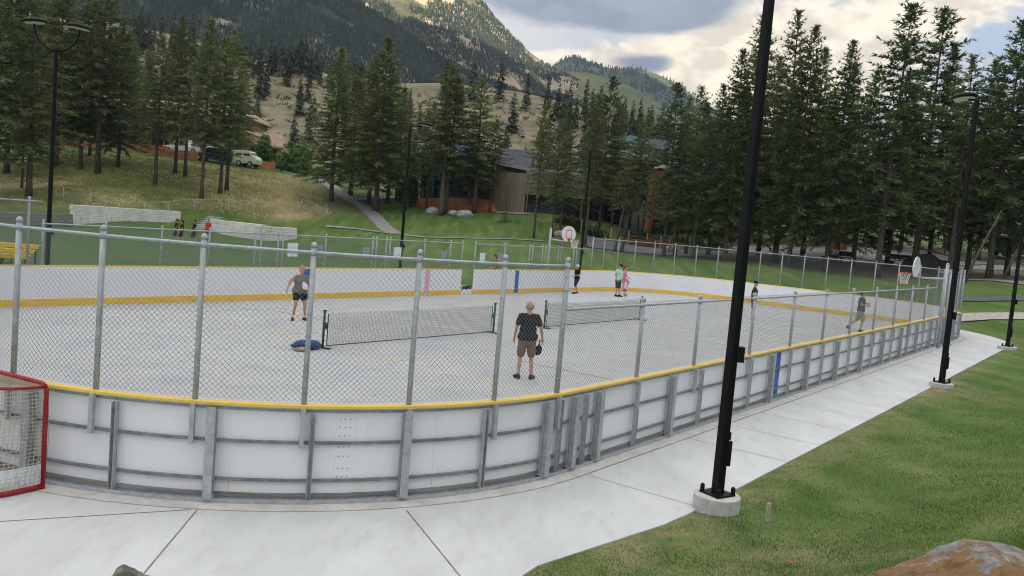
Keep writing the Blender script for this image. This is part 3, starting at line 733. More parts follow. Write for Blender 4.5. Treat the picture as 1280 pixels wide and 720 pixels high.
# ================================================================ chain link fences
def chain(s0, s1, z0, z1, pitch, r, off=.0, skip=None):
    """woven wire as zigzag wires round the rink"""
    p2 = pitch / 2; n = int((s1 - s0) / p2); hz_ = pitch / 2; k = int((z1 - z0) / hz_)
    tab_s = np.linspace(s0 - .2, s1 + .2, int((s1 - s0) / .1) + 8)
    tp = np.array([np.concatenate(rink(s)) for s in tab_s])
    I = np.arange(n)[:, None]; J = np.arange(k + 1)[None]
    S = s0 + (I + .5) * p2 + np.where((J + I) % 2 == 0, -.52, .52) * p2
    Zc = np.broadcast_to(z0 + J * hz_, S.shape)
    keep = np.ones(n, bool)
    if skip is not None: keep = ~((S.mean(1) % PER > skip[0]) & (S.mean(1) % PER < skip[1]))
    S, Zc = S[keep], Zc[keep]; n = len(S)
    px_, py_, nx_, ny_ = [np.interp(S, tab_s, tp[:, c]) for c in range(4)]
    tx_, ty_ = -ny_, nx_
    o = off + np.where((np.arange(k + 1)[None] + np.zeros((n, 1))) % 2 == 0, r * .6, -r * .6)
    V = np.empty((n, k + 1, 3, 3))
    for q in range(3):
        a = 2 * PI * q / 3 + .5
        dn, dt = r * math.cos(a), r * 1.35 * math.sin(a)
        V[:, :, q, 0] = px_ + nx_ * (o + dn) + tx_ * dt - CX; V[:, :, q, 1] = py_ + ny_ * (o + dn) + ty_ * dt - CY; V[:, :, q, 2] = Zc
    id_ = np.arange(n * (k + 1) * 3).reshape(n, k + 1, 3)
    Fc = np.concatenate([np.stack([id_[:, :-1, q], id_[:, :-1, (q + 1) % 3], id_[:, 1:, (q + 1) % 3], id_[:, 1:, q]], -1).reshape(-1, 4) for q in range(3)])
    return V.reshape(-1, 3), Fc
def fence(label, s0, s1, H, post_s, cat='fence', pitch=.077, r=.0027, posts_big=(), group=None, skip=None, sleeves=True, no_end=False):
    t = thing('chain_link_fence', label, cat, (CX, CY, BH))
    V, Fc = chain(s0, s1, .015, H + .015, pitch, r, -.010, skip)
    link('wire_mesh', npmesh('wire_mesh', V, Fc, K['wire'], smooth=True), t)
    ranges = [(s0, s1)] if skip is None else [(s0, skip[0]), (skip[1], s1)]
    for a, b_ in ranges:
        m = MB(); m.smooth = True
        m.tube([(rink(s)[0][0] - CX + rink(s)[1][0] * .020, rink(s)[0][1] - CY + rink(s)[1][1] * .020, H - .055) for s in np.linspace(a, b_, max(2, int((b_ - a) / .35)))], .021, 8)
        m.build('top_rail', K['galv'], t)
    for s in post_s:
        if skip and skip[0] < s % PER < skip[1]: continue
        big = any(abs(s - q) < .01 for q in posts_big)
        p, n = rink(s); b = (p[0] + n[0] * .028 - CX, p[1] + n[1] * .028 - CY); rp = .038 if big else .033
        m = MB(); m.smooth = True
        m.tube([(b[0], b[1], .0), (b[0], b[1], H + .02)], rp, 12)
        m.lathe([(rp + .004, 0), (rp + .004, .03), (rp * .8, .055), (.004, .066)], 12, (b[0], b[1], H + .005))
        m.smooth = False
        for z in ([.2, H * .5, H * .78] if big else []): m.tube([(b[0], b[1], z), (b[0], b[1], z + .025)], rp + .006, 10)
        m.smooth = True; m.tube([(b[0], b[1], H - .085), (b[0], b[1], H - .03)], rp + .005, 10); m.smooth = False
        if sleeves:
            rz = math.atan2(n[1], n[0])
            m.box((p[0] + n[0] * .085 - CX, p[1] + n[1] * .085 - CY, -.27), (.06, .052, .47), rz)
        m.build('fence_post', K['galv'], t)
    return t
T0 = 31.875
TALL = [31.875, 33.085, 34.305, 35.557, 36.773, 37.943, 39.107] + [39.107 + 1.22 * k for k in range(1, 16)]
fence('tall chain link fence curving round the near end on top of the boards', T0, 57.75, FT, TALL, posts_big=(T0,), pitch=.067, r=.0026)
lowp = [29.56, 27.386, 24.676, 22.165, 19.703, 17.223, 14.676, 12.097, 9.711, 7.263]
fence('low chain link fence along the near straight side above the sidewalk', 5.4, T0 - .02, FL, lowp, pitch=.067, r=.0024)
dbl = [57.8, 59.6, 61.4, 63.1, 64.91, 65.16, 65.89, 66.1, 68.08, 70.53, 70.74, 71.29, 71.5, 73.6, 75.28, 76.12, 77.04, 79.3, 81.36, 81.62, 82.5, 82.79, 83.99, 84.24, 85.48, 85.78]
fence('low chain link fence with paired posts above the far boards, left of the gateway', 57.8, GATE0, FL, [s for s in dbl if s < 76.5], pitch=.085, r=.0023, sleeves=False)
fence('low chain link fence with paired posts above the far boards, right of the gateway', GATE1, 87.35, FL, [s for s in dbl if s > 76.5], pitch=.085, r=.0023, sleeves=False)
fence('tall chain link fence round the far end beyond the basketball hoops', 87.39, PER + 5.4, FT, [87.39 + 1.2575 * k for k in range(0, 25)], pitch=.085, r=.0023, sleeves=False)
# blank boards hung on the far fence
def sign(px, py, wpx, hpx, mat, label, group='blank panels on the far fence'):
    best = min(np.linspace(60, 84, 900), key=lambda s: abs(project((*rink(s)[0], 1.6))[0] - px))
    p, n = rink(best); d = p[1]; q = ray_at(px, py, d); wd, hh = wpx * d / F, hpx * d / F
    inward = -.045
    m = MB(); m.box((0, 0, 0), (.012, wd * 1.22, hh), math.atan2(n[1], n[0]))
    o = m.build('sign_panel', mat, None, loc=(p[0] + n[0] * inward, p[1] + n[1] * inward, q[2]), bevel=.004)
    tag(o, label, 'sign', group)
sign(364, 312, 13, 17, K['sign_w'], 'white blank panel on the far fence, first from the left')
sign(399, 314, 7, 16, K['sign_g'], 'grey blank panel on the far fence beside the first white one')
sign(456, 316, 10, 14, K['sign_g'], 'grey blank panel on the far fence before the middle lamp post')
sign(495.5, 316, 11, 14, K['sign_w'], 'white blank panel on the far fence at the middle lamp post')
sign(553.5, 320, 9, 12, K['sign_g'], 'grey blank panel on the far fence, first before the open gate')
sign(602, 322, 8.5, 12, K['sign_w'], 'white blank panel on the far fence just past the open gate')
sign(625, 322.5, 8.5, 11, K['sign_g'], 'grey blank panel on the far fence beside the seated spectator')

# ================================================================ sports nets
def sports_net(A, B_, label, H=.90):
    A, B_ = np.array(A), np.array(B_); d = B_ - A; Ln = np.linalg.norm(d); rz = math.atan2(d[1], d[0])
    t = thing('sports_net', label, 'net', (A[0], A[1], .012), rz)
    for x in (0, Ln):
        m = MB(); m.smooth = True
        m.tube([(x, 0, 0), (x, 0, H + .04)], .032, 10); m.smooth = False
        m.box((x, 0, H + .035), (.09, .07, .03)); m.box((x, 0, .02), (.12, .5, .03)); m.box((x + (.05 if x == 0 else -.05), 0, H * .62), (.04, .09, .16))
        m.build('net_post', K['netpost'], t)
    zt = lambda x: H - .05 * math.sin(PI * x / Ln)
    m = MB(); xs = np.linspace(.12, Ln - .12, 24)
    for i in range(23):
        m.bar((xs[i], 0, zt(xs[i]) - .02), (xs[i + 1], 0, zt(xs[i + 1]) - .02), .012, .055)
    m.build('head_band', K['netband'], t)
    m = MB()
    for x in np.arange(.14, Ln - .12, .05): m.bar((x, 0, .06), (x, 0, zt(x) - .04), .0042, .0042, (0, 1, 0))
    for k in range(16):
        z0 = .06 + k * .05
        for i in range(0, 23): m.bar((xs[i], 0, min(z0, zt(xs[i]) - .05)), (xs[i + 1], 0, min(z0, zt(xs[i + 1]) - .05)), .0042, .0042)
    m.build('net_mesh', K['netcord'], t, recalc=False)
    m = MB(); m.bar((.1, 0, .05), (Ln - .1, 0, .05), .016, .02); m.bar((.125, 0, .05), (.125, 0, H - .05), .018, .018, (0, 1, 0)); m.bar((Ln - .125, 0, .05), (Ln - .125, 0, H - .05), .018, .018, (0, 1, 0))
    m.build('edge_cord', K['netcord'], t)
sports_net(N1a, N1b, 'portable court net with green posts and blue bag at its foot')
sports_net(N2a, N2b, 'portable court net on the farther court behind the man in black shirt')
def lump(name, loc, size, mat, label, cat, seed, rz=0., sub=3, rough=.22, flat=.0):
    import bmesh
    bm = bmesh.new(); bmesh.ops.create_icosphere(bm, subdivisions=sub, radius=1)
    for v in bm.verts:
        n = mnoise.fractal(v.co * 1.6 + Vector((seed, seed * 2, 0)), 1, 2, 4); v.co *= 1 + rough * n
        v.co.x *= size[0]; v.co.y *= size[1]; v.co.z = max(v.co.z, -flat) * size[2] if flat else v.co.z * size[2]
    me = bpy.data.meshes.new(name); bm.to_mesh(me); bm.free(); me.materials.append(mat)
    for p in me.polygons: p.use_smooth = True
    return tag(link(name, me, None, loc, rz), label, cat)
p = plane(383, 437, .0); bag = lump('gear_bag', (p[0], p[1], .11), (.36, .2, .13), K['bluebag'], 'dark blue bag lying at the foot of the near green net post', 'bag', 2.2, .6)
p = plane(377, 439.5, 0); b2 = lump('folded_towel', (p[0], p[1], .05), (.2, .14, .06), K['bagtan'], 'small tan bundle lying in front of the dark blue bag', 'towel', 5.1, .2)

# ================================================================ basketball hoops
def hoop(label, base, z0, facing, H, arm, pole_r=.06, twin=True):
    t = thing('basketball_hoop', label, 'basketball hoop', (base[0], base[1], z0), facing)
    m = MB(); m.smooth = True; m.tube([(0, 0, 0), (0, 0, H + .35)], pole_r, 12); m.lathe([(pole_r + .004, 0), (pole_r + .004, .02), (.01, .05)], 12, (0, 0, H + .35)); m.build('pole', K['galv'], t)
    m = MB(); m.smooth = True; m.tube([(0, 0, H - .25), (arm, 0, H - .25)], .035, 8); m.tube([(0, .1, H + .1), (arm - .15, .1, H - .1)] if False else [(0, 0, H - .22), (arm * .5, 0, H - .24)], .045, 8); m.build('arm', K['galv'], t)
    bh, bw = .9, 1.25
    prof = []
    for i in range(33):       # fan-shaped board: narrow flat foot, wide rounded top
        a = -PI / 2 + 2 * PI * i / 32
        x, y = math.cos(a), math.sin(a)
        ww = bw / 2 * (1.0 if y > -.2 else 1 - .38 * ((-y - .2) / .8) ** 1.2)
        prof.append((ww * x if y > -.9 else ww * x * .9, bh / 2 * (y if y > -.78 else -.78)))
    prof = prof[:-1]
    m = MB(); n = len(prof); x0, x1 = arm, arm + .035
    vs = [(x0, p[0], H + .1 + p[1]) for p in prof] + [(x1, p[0], H + .1 + p[1]) for p in prof]
    m.add(vs, [tuple(range(n)), tuple(range(2 * n - 1, n - 1, -1))] + [(i, (i + 1) % n, n + (i + 1) % n, n + i) for i in range(n)])
    bb = m.build('backboard', K['hoopwhite'], t)
    m = MB(); xb = x1 + .003
    for (y0, y1, z0_, z1_) in ((-.26, .26, .215, .255), (-.26, .26, -.2, -.16), (-.26, -.22, -.16, .215), (.22, .26, -.16, .215)):
        m.box((xb, (y0 + y1) / 2, H + .1 + (z0_ + z1_) / 2), (.005, y1 - y0, z1_ - z0_))
    m.build('target_square', K['orange'], bb)
    zr = H - .13; xr = x1 + .15 + .23
    m = MB(); m.smooth = True
    m.tube([(xr + .23 * math.cos(a), .23 * math.sin(a), zr) for a in np.linspace(0, 2 * PI, 25)], .016, 6, False)
    m.smooth = False; m.box((x1 + .08, 0, zr - .015), (.16, .16, .05)); m.box((x1 + .012, 0, zr - .04), (.02, .2, .14))
    rim = m.build('rim', K['orange'], t)
    m = MB()
    for k in range(12):
        for sg in (1, -1):
            pts = []
            for j in range(6):
                rr_ = .225 - .10 * (j / 5) ** .7; a = 2 * PI * k / 12 + sg * j * PI / 12
                pts.append((xr + rr_ * math.cos(a), rr_ * math.sin(a), zr - .02 - .42 * j / 5))
            m.tube(pts, .006, 3, False)
    m.build('hoop_net', K['netband'], t, recalc=False)
    return t
# hoop on the far side, facing across the rink towards us
pf, nf = rink(83.9)
hb1 = ray_at(684.5, 340, pf[1] + .3)
d1 = hb1[1]; z1 = CH + (ray(684, 294)[2]) / ray(684, 294)[1] * d1
H1 = z1 - 0.0 - .3
hb1 = ray_at(686, 318, d1)
hoop('basketball hoop with white fan board facing the camera beyond the far boards', hb1, 0.0, math.radians(-38), 2.98, 1.15)
p, n = rink(5.33); hb2 = p + n * .28
hoop('basketball hoop seen edge on at the far right corner of the rink', hb2, 0.0, math.atan2(-n[1], -n[0]), 2.93, 1.08, .065)
# tall corner posts clustered where the low fence ends
for dz_, ds in ((2.95, 4.3), (2.9, 3.1)):
    p, n = rink(ds); m = MB(); m.smooth = True; m.tube([(0, 0, 0), (0, 0, dz_)], .05, 10); m.lathe([(.056, 0), (.056, .03), (.01, .06)], 10, (0, 0, dz_))
    m.smooth = False; m.box((0, 0, .02), (.2, .2, .03))
    tag(m.build('corner_post', K['galv'], None, (p[0] + n[0] * .3, p[1] + n[1] * .3, 0)), 'tall galvanised steel post by the hoop at the far right corner', 'post', 'tall posts at the far right corner')

# ================================================================ hockey goal (turned with its mouth to the boards)
gp, gn = rink(39.62); gt = np.array([-gn[1], gn[0]])
gpos = plane(53, 611, 0)
sgn = 1 if (np.array([1, 0]) @ gt) > 0 else -1
ax = math.atan2(gt[1] * -sgn, gt[0] * -sgn)       # local x runs along the boards away to the left
goal = thing('hockey_goal', 'red framed hockey goal turned to face the boards, white net and skirt', 'hockey goal', (gpos[0], gpos[1], 0), ax + math.radians(-2))
# local: x 0..1.83 along the mouth, +y away from the boards (towards us)
GW, GH = 1.83, 1.22
flip = 1 if (np.array([-math.sin(ax), math.cos(ax)]) @ gn) > 0 else -1
def gl(x, y, z): return (x, y * flip, z)
def plan(depth, inset, n=28):
    pts = []
    for i in range(n + 1):
        t = i / n; x = GW * t
        e = 4.2
        y = depth * (1 - abs(2 * t - 1) ** e) ** (1 / 2.2)
        xx = x + inset * math.sin(PI * 2 * t) * 0
        pts.append((xx, y))
    fine = np.array([(GW * t, depth * (1 - abs(2 * t - 1) ** 4.2) ** (1 / 2.2)) for t in (1 - np.cos(np.linspace(0, PI, 400))) / 2])
    L_ = np.concatenate([[0], np.cumsum(np.hypot(*np.diff(fine, axis=0).T))]); ss = np.linspace(0, L_[-1], n + 1)
    return [(float(np.interp(s, L_, fine[:, 0])), float(np.interp(s, L_, fine[:, 1]))) for s in ss]
base, top = plan(1.05, 0), plan(.56, 0)
m = MB(); m.smooth = True
rc = .10; arc = [(rc - rc * math.cos(a), GH - rc + rc * math.sin(a)) for a in np.linspace(0, PI / 2, 6)]
m.tube([gl(0, 0, 0)] + [gl(x, 0, z) for x, z in arc] + [gl(GW - x, 0, z) for x, z in arc[::-1]] + [gl(GW, 0, 0)], .027, 10)
m.build('goal_frame', K['red'], goal)
m = MB(); m.smooth = True; m.tube([gl(x, y, .035) for x, y in base], .03, 8); m.build('base_bar', K['red'], goal)
m = MB(); m.smooth = True; m.tube([gl(x, y, GH - .02) for x, y in top], .018, 8); m.tube([gl(GW / 2, 0.56, GH - .02), gl(GW / 2, 1.03, .05)], .018, 8); m.build('top_shelf_bar', K['red'], goal)
m = MB()
def netpt(u, v):
    """v 0 at shelf bar .. 1 at base bar"""
    i = u * 28; k = min(int(i), 27); f = i - k
    a = (np.array(top[k]) * (1 - f) + np.array(top[k + 1]) * f); c = (np.array(base[k]) * (1 - f) + np.array(base[k + 1]) * f)
    q = a * (1 - v) + c * v; sag = .05 * math.sin(PI * v)
    return gl(q[0], q[1] - sag, (GH - .03) * (1 - v) + .06 * v)
nu_, nv_ = 60, 26
for i in range(nu_ + 1): m.tube([netpt(i / nu_, j / 9) for j in range(10)], .0042, 3, False)
for j in range(1, nv_): m.tube([netpt(i / 40, j / nv_) for i in range(41)], .0042, 3, False)
for i in range(1, 38):
    x = GW * i / 38; t_ = x / GW; y = .56 * (1 - abs(2 * t_ - 1) ** 4.2) ** (1 / 2.2); m.tube([gl(x, 0, GH - .01), gl(x, y * .5, GH - .035), gl(x, y, GH - .02)], .0042, 3, False)
for j in range(1, 11): m.tube([gl(GW * (.03 + .94 * i / 12), .56 * j / 11 * (1 - abs(2 * (.03 + .94 * i / 12) - 1) ** 4.2) ** (1 / 2.2), GH - .03) for i in range(13)], .0042, 3, False)
m.build('goal_net', K['goalnet'], goal, recalc=False)
m = MB(); k = 29
pts = [gl(x, max(y - .05, 0), z) for z in (.07, .30) for x, y in base]
inn = [gl(x, max(y - .056, -.004), z) for z in (.07, .30) for x, y in base]
m.add(pts, [(i, i + 1, k + i + 1, k + i) for i in range(k - 1)]); m.add(inn, [(i, i + 1, k + i + 1, k + i) for i in range(k - 1)])
m.build('skirt', K['skirt'], goal)
m = MB(); m.smooth = True   # lacing round the right post
m.tube([(.050 + .014 * math.sin(a), .006 * math.cos(a) * flip, .05 + a / 2 / PI * .036) for a in np.linspace(0, 2 * PI * 30, 30 * 6)], .0045, 4, False)
m.build('lacing', K['goalnet'], goal)

# ================================================================ lamp posts
def lamp_post(label, base, H, heads, zb=0., w0=.116, w1=.09, footing=True, dims=(.30, .20), rz=.6, box=True, look=0.):
    t = thing('lamp_post', label, 'lamp post', (base[0], base[1], zb), 0)
    if footing:
        m = MB(); m.lathe([(dims[0], -.35), (dims[0], dims[1] - .012), (dims[0] - .012, dims[1])], 36); m.build('footing', K['footing'], t)
    zf = dims[1] if footing else 0
    m = MB(); n = 4; vs = []
    for z, wd in ((zf + .02, w0), (H, w1)):
        bv = .14
        for k in range(4):
            for e in (-1, 1):
                a = rz + PI / 4 + k * PI / 2 + e * .16; r_ = wd / math.sqrt(2) / math.cos(.16) * .985
                vs.append((r_ * math.cos(a), r_ * math.sin(a), z))
    m.add(vs, [(i, (i + 1) % 8, 8 + (i + 1) % 8, 8 + i) for i in range(8)] + [tuple(range(7, -1, -1)), tuple(range(8, 16))])
    m.build('shaft', K['black'], t)
    m = MB(); m.box((0, 0, zf + .012), (.33, .33, .024), rz); bp_ = m.build('base_plate', K['black'], t, bevel=.004)
    m = MB()
    for k in range(4):
        a = rz + PI / 4 + k * PI / 2; m.lathe([(.012, 0), (.012, .10), (.002, .105)], 8, (.195 * math.cos(a), .195 * math.sin(a), zf + .02)); m.lathe([(.03, .0), (.03, .075), (.02, .09)], 8, (.195 * math.cos(a), .195 * math.sin(a), zf + .024))
    m.build('anchor_bolt', K['black'], bp_)
    if box:
        m = MB(); a = -.1; m.box(((w0 / 2 + .03) * math.cos(a), (w0 / 2 + .03) * math.sin(a), zf + .55), (.07, .06, .33), a); m.box(((w0 / 2 + .02) * math.cos(a), (w0 / 2 + .02) * math.sin(a), zf + .78), (.04, .04, .1), a)
        m.build('access_cover', K['black'], t, bevel=.006)
        m = MB(); m.box(((w0 / 2 + .045) * math.cos(a), (w0 / 2 + .045) * math.sin(a), zf + 1.85 + (.0)), (.1, .1, .2), a); m.build('outlet_box', K['black'], t, bevel=.006)
    for (da, reach, rise, two) in heads:
        m = MB(); m.smooth = True; c_, s_ = math.cos(da), math.sin(da)
        pts = [(c_ * reach * q, s_ * reach * q, H + rise * (q ** 3 if two else q)) for q in np.linspace(0, 1, 9)]
        if two: pts = [(c_ * reach * math.sin(q), s_ * reach * math.sin(q), H - .05 + rise * (1 - math.cos(q))) for q in np.linspace(0, PI / 2, 9)]
        m.tube(pts, .03, 8); arm_ = m.build('lamp_arm', K['black'], t)
        e = pts[-1]; hx, hy, hz_ = e[0] + c_ * (.16 if not two else .0), e[1] + s_ * (.16 if not two else .0), e[2] + .06
        tilt = Matrix.Translation((hx, hy, hz_)) @ Matrix.Rotation(da, 4, 'Z') @ Matrix.Rotation(math.radians(6), 4, 'Y')
        m = MB(); m.smooth = True; sect = [(.04, .11), (.2, .10), (.27, .04), (.27, .0), (.25, -.02)]
        vs = []; nn_ = 20
        for r_, z in sect:
            for j in range(nn_):
                a = 2 * PI * j / nn_; vs.append(tuple(tilt @ Vector((1.35 * r_ * math.cos(a), r_ * math.sin(a), z))))
        m.add(vs, [(i * nn_ + j, i * nn_ + (j + 1) % nn_, (i + 1) * nn_ + (j + 1) % nn_, (i + 1) * nn_ + j) for i in range(4) for j in range(nn_)] + [tuple(range(nn_)), tuple(range(4 * nn_, 5 * nn_))])
        hd = m.build('lamp_head', K['black'], t)
        m = MB(); vs = [tuple(tilt @ Vector((1.35 * .22 * math.cos(2 * PI * j / 20), .22 * math.sin(2 * PI * j / 20), z))) for z in (-.021, -.035) for j in range(20)]
        m.add(vs, [tuple(range(20)), tuple(range(39, 19, -1))] + [(j, (j + 1) % 20, 20 + (j + 1) % 20, 20 + j) for j in range(20)])
        m.build('lens', K['lens'], hd)
    return t
towards = math.atan2(nv[1], nv[0])     # from the near side across the rink
pb = plane(901.5, 640, .06)
lamp_post('nearest black lamp post on a round concrete footing at the sidewalk edge', (pb[0], pb[1] + .28), 8.2, [(towards, .7, .15, False)], tz(pb[0], pb[1] + .28) + .0)
q = plane(1182, 486, .0); lamp_post('second black lamp post along the sidewalk, its head before the right trees', (q[0], q[1] + .25), 7.75, [(towards - .55, .25, .05, False)], tz(q[0], q[1]), dims=(.30, .12))
q = plane(1264, 438, .0); lamp_post('black lamp post at the rounded far end of the sidewalk', (q[0], q[1] + .3), 7.8, [(towards - .8, .2, .05, False)], tz(q[0], q[1]), dims=(.36, .12))
q = uv(-14.6, 12.2); lamp_post('black lamp post with two curved arms behind the far left boards', (ray_at(57, 380, 26)[0], 26, 0), 7.55, [(math.radians(195), .62, .7, True), (math.radians(15), .62, .7, True)], -.03)
q = at(498, 41); lamp_post('black lamp post behind the middle of the far boards', (q[0], q[1]), 7.75, [(math.radians(10), .55, .1, False)], q[2])
q = at(723, 52); lamp_post('dark lamp post beside the far basketball hoop', (q[0], q[1]), 8.2, [(math.radians(8), .5, .1, False), (math.radians(188), .5, .1, False)], q[2])

# ================================================================ near-ground objects
def rock_mat():
    m = bpy.data.materials.new('boulder_stone'); m.use_nodes = True
    global nt, L, tc
    nt = m.node_tree; L = nt.links.new; tc = _n(nt, 'ShaderNodeTexCoord'); b = nt.nodes['Principled BSDF']; b.inputs['Roughness'].default_value = .85; b.inputs['Specular IOR Level'].default_value = .25
    rust = ramp(noi(9.5, 9, .76), (.30, (.12, .075, .05)), (.40, (.25, .145, .08)), (.50, (.42, .24, .10)), (.60, (.33, .21, .13)), (.72, (.18, .125, .095)))
    grey = ramp(noi(9, 7, .75), (.34, (.24, .23, .22)), (.6, (.52, .50, .465)))
    sxb = _n(nt, 'ShaderNodeSeparateXYZ'); L(tc.outputs['Object'], sxb.inputs[0]); f = sstep(mth('ADD', noi(3.2, 6, .7), mth('MULTIPLY', sxb.outputs[0], .13)), .485, .53)
    c = mixc(f, rust, grey)
    vn = _n(nt, 'ShaderNodeTexVoronoi', feature='DISTANCE_TO_EDGE'); vn.inputs['Scale'].default_value = 2.3
    wv = _n(nt, 'ShaderNodeVectorMath', operation='ADD'); nn = _n(nt, 'ShaderNodeTexNoise'); nn.inputs['Scale'].default_value = 4; nn.inputs['Detail'].default_value = 4; L(tc.outputs['Object'], nn.inputs['Vector'])
    sc_ = _n(nt, 'ShaderNodeVectorMath', operation='SCALE'); sc_.inputs['Scale'].default_value = .75; L(nn.outputs['Color'], sc_.inputs[0]); L(tc.outputs['Object'], wv.inputs[0]); L(sc_.outputs[0], wv.inputs[1]); L(wv.outputs[0], vn.inputs['Vector'])
    vein = sstep(vn.outputs['Distance'], .022, .004)
    c = mixc(mth('MULTIPLY', vein, mth('MULTIPLY', sstep(noi(3.3, 4), .46, .56), .8)), c, (.60, .57, .52))
    L(c, b.inputs['Base Color'])
    bp = _n(nt, 'ShaderNodeBump'); bp.inputs['Strength'].default_value = 1.0; bp.inputs['Distance'].default_value = .06; L(noi(16, 9, .78), bp.inputs['Height']); L(bp.outputs[0], b.inputs['Normal'])
    return m
K['rock'] = rock_mat()
def boulder(loc, size, seed, label, rz=0., facets=16):
    import bmesh
    bm = bmesh.new(); bmesh.ops.create_icosphere(bm, subdivisions=5, radius=1)
    r2 = random.Random(seed); pl = []
    for _ in range(facets):
        v = Vector((r2.gauss(0, 1), r2.gauss(0, 1), r2.gauss(0, 1))).normalized(); pl.append((v, r2.uniform(.58, .95)))
    for v in bm.verts:
        for n_, d in pl:
            e = v.co.dot(n_) - d
            if e > 0: v.co -= n_ * e * .93
        f = mnoise.fractal(v.co * 2.2 + Vector((seed, 0, 3)), 1, 2.1, 6); v.co *= 1 + .07 * f
        v.co += v.co.normalized() * .02 * mnoise.fractal(v.co * 9, 1, 2, 4)
        v.co.x *= size[0]; v.co.y *= size[1]; v.co.z *= size[2]
    me = bpy.data.meshes.new('boulder'); bm.to_mesh(me); bm.free(); me.materials.append(K['rock'])
    for p in me.polygons: p.use_smooth = True
    return tag(link('boulder', me, None, loc, rz), label, 'boulder')
c_ = ray_at(1225, 735, 3.6); boulder((c_[0] + .09, c_[1], c_[2] - .12), (.60, .48, .29), 23, 'big rust and grey boulder at the lower right on the grass', .35)
K['rock'] = M_('dark_stone', (.07, .065, .055), .85, .4, 9, c2=(.26, .235, .20), bump=.6, bscale=30, spec=.3)
c_ = ray_at(164, 748, 4.0); boulder((c_[0], c_[1], c_[2]), (.11, .1, .19), 8, 'small dark rock tip poking up at the lower edge of the concrete', .2, 9)
q = G(959, 652); m = MB(); m.box((0, 0, .08), (.055, .03, .36), .4); tag(m.build('wooden_stake', K['stake'], None, (q[0], q[1], q[2] - .02), bevel=.003), 'short wooden stake in the lawn beside the nearest lamp post', 'stake')
for px, py, lb in ((987, 708, 'brown dead leaf on the lawn below the wooden stake'), (1151, 562, 'brown dead leaf on the lawn in the middle of the right slope'), (836, 674, 'brown dead leaf on the lawn near the sidewalk edge')):
    q = G(px, py); m = MB()
    m.add([(-.045, 0, .02), (0, -.03, .035), (.05, .0, .015), (.0, .035, .03), (0, 0, .012)], [(0, 1, 4), (1, 2, 4), (2, 3, 4), (3, 0, 4)])
    m.add([(-.045, 0, .017), (0, -.03, .032), (.05, .0, .012), (.0, .035, .027), (0, 0, .009)], [(0, 4, 1), (1, 4, 2), (2, 4, 3), (3, 4, 0)])
    tag(m.build('dead_leaf', K['leafbrown'], None, (q[0], q[1], q[2] + .025), rnd.uniform(0, 6), recalc=False), lb, 'leaf', 'dead leaves on the lawn')
# ================================================================ people
def bake(o):
    """apply the modifiers of a small mesh"""
    dg = bpy.context.evaluated_depsgraph_get(); ev = o.evaluated_get(dg)
    me = bpy.data.meshes.new_from_object(ev); old = o.data; nm = old.name; o.modifiers.clear(); o.data = me; bpy.data.meshes.remove(old); me.name = nm
    for p in me.polygons: p.use_smooth = True
def capsule(m, a, b, ra, rb, n=10):
    a, b = Vector(a), Vector(b); d = b - a; L_ = d.length
    if L_ < 1e-6: m.ball(a, ra, n); return
    d.normalize(); pts, rs = [], []
    for t in (-.98, -.8, -.45, 0): pts.append(a + d * ra * t); rs.append(ra * math.sqrt(max(1 - t * t, .02)))
    for t in (0, .45, .8, .98): pts.append(b + d * rb * t); rs.append(rb * math.sqrt(max(1 - t * t, .02)))
    m.tube(pts, rs, n)
def blend(name, shapes, mat, vox, parent=None, sm=4, smf=.5):
    m = MB()
    for sh in shapes:
        if sh[0] == 'c': capsule(m, *sh[1:])
        else: m.ball(sh[1], sh[2], 12, sh[3])
    o = m.build(name, mat, parent)
    r = o.modifiers.new('Remesh', 'REMESH'); r.mode = 'VOXEL'; r.voxel_size = vox; r.use_smooth_shade = True
    if sm: s_ = o.modifiers.new('Smooth', 'SMOOTH'); s_.iterations = sm; s_.factor = smf
    bake(o); return o
def V3(*a): return Vector(a)
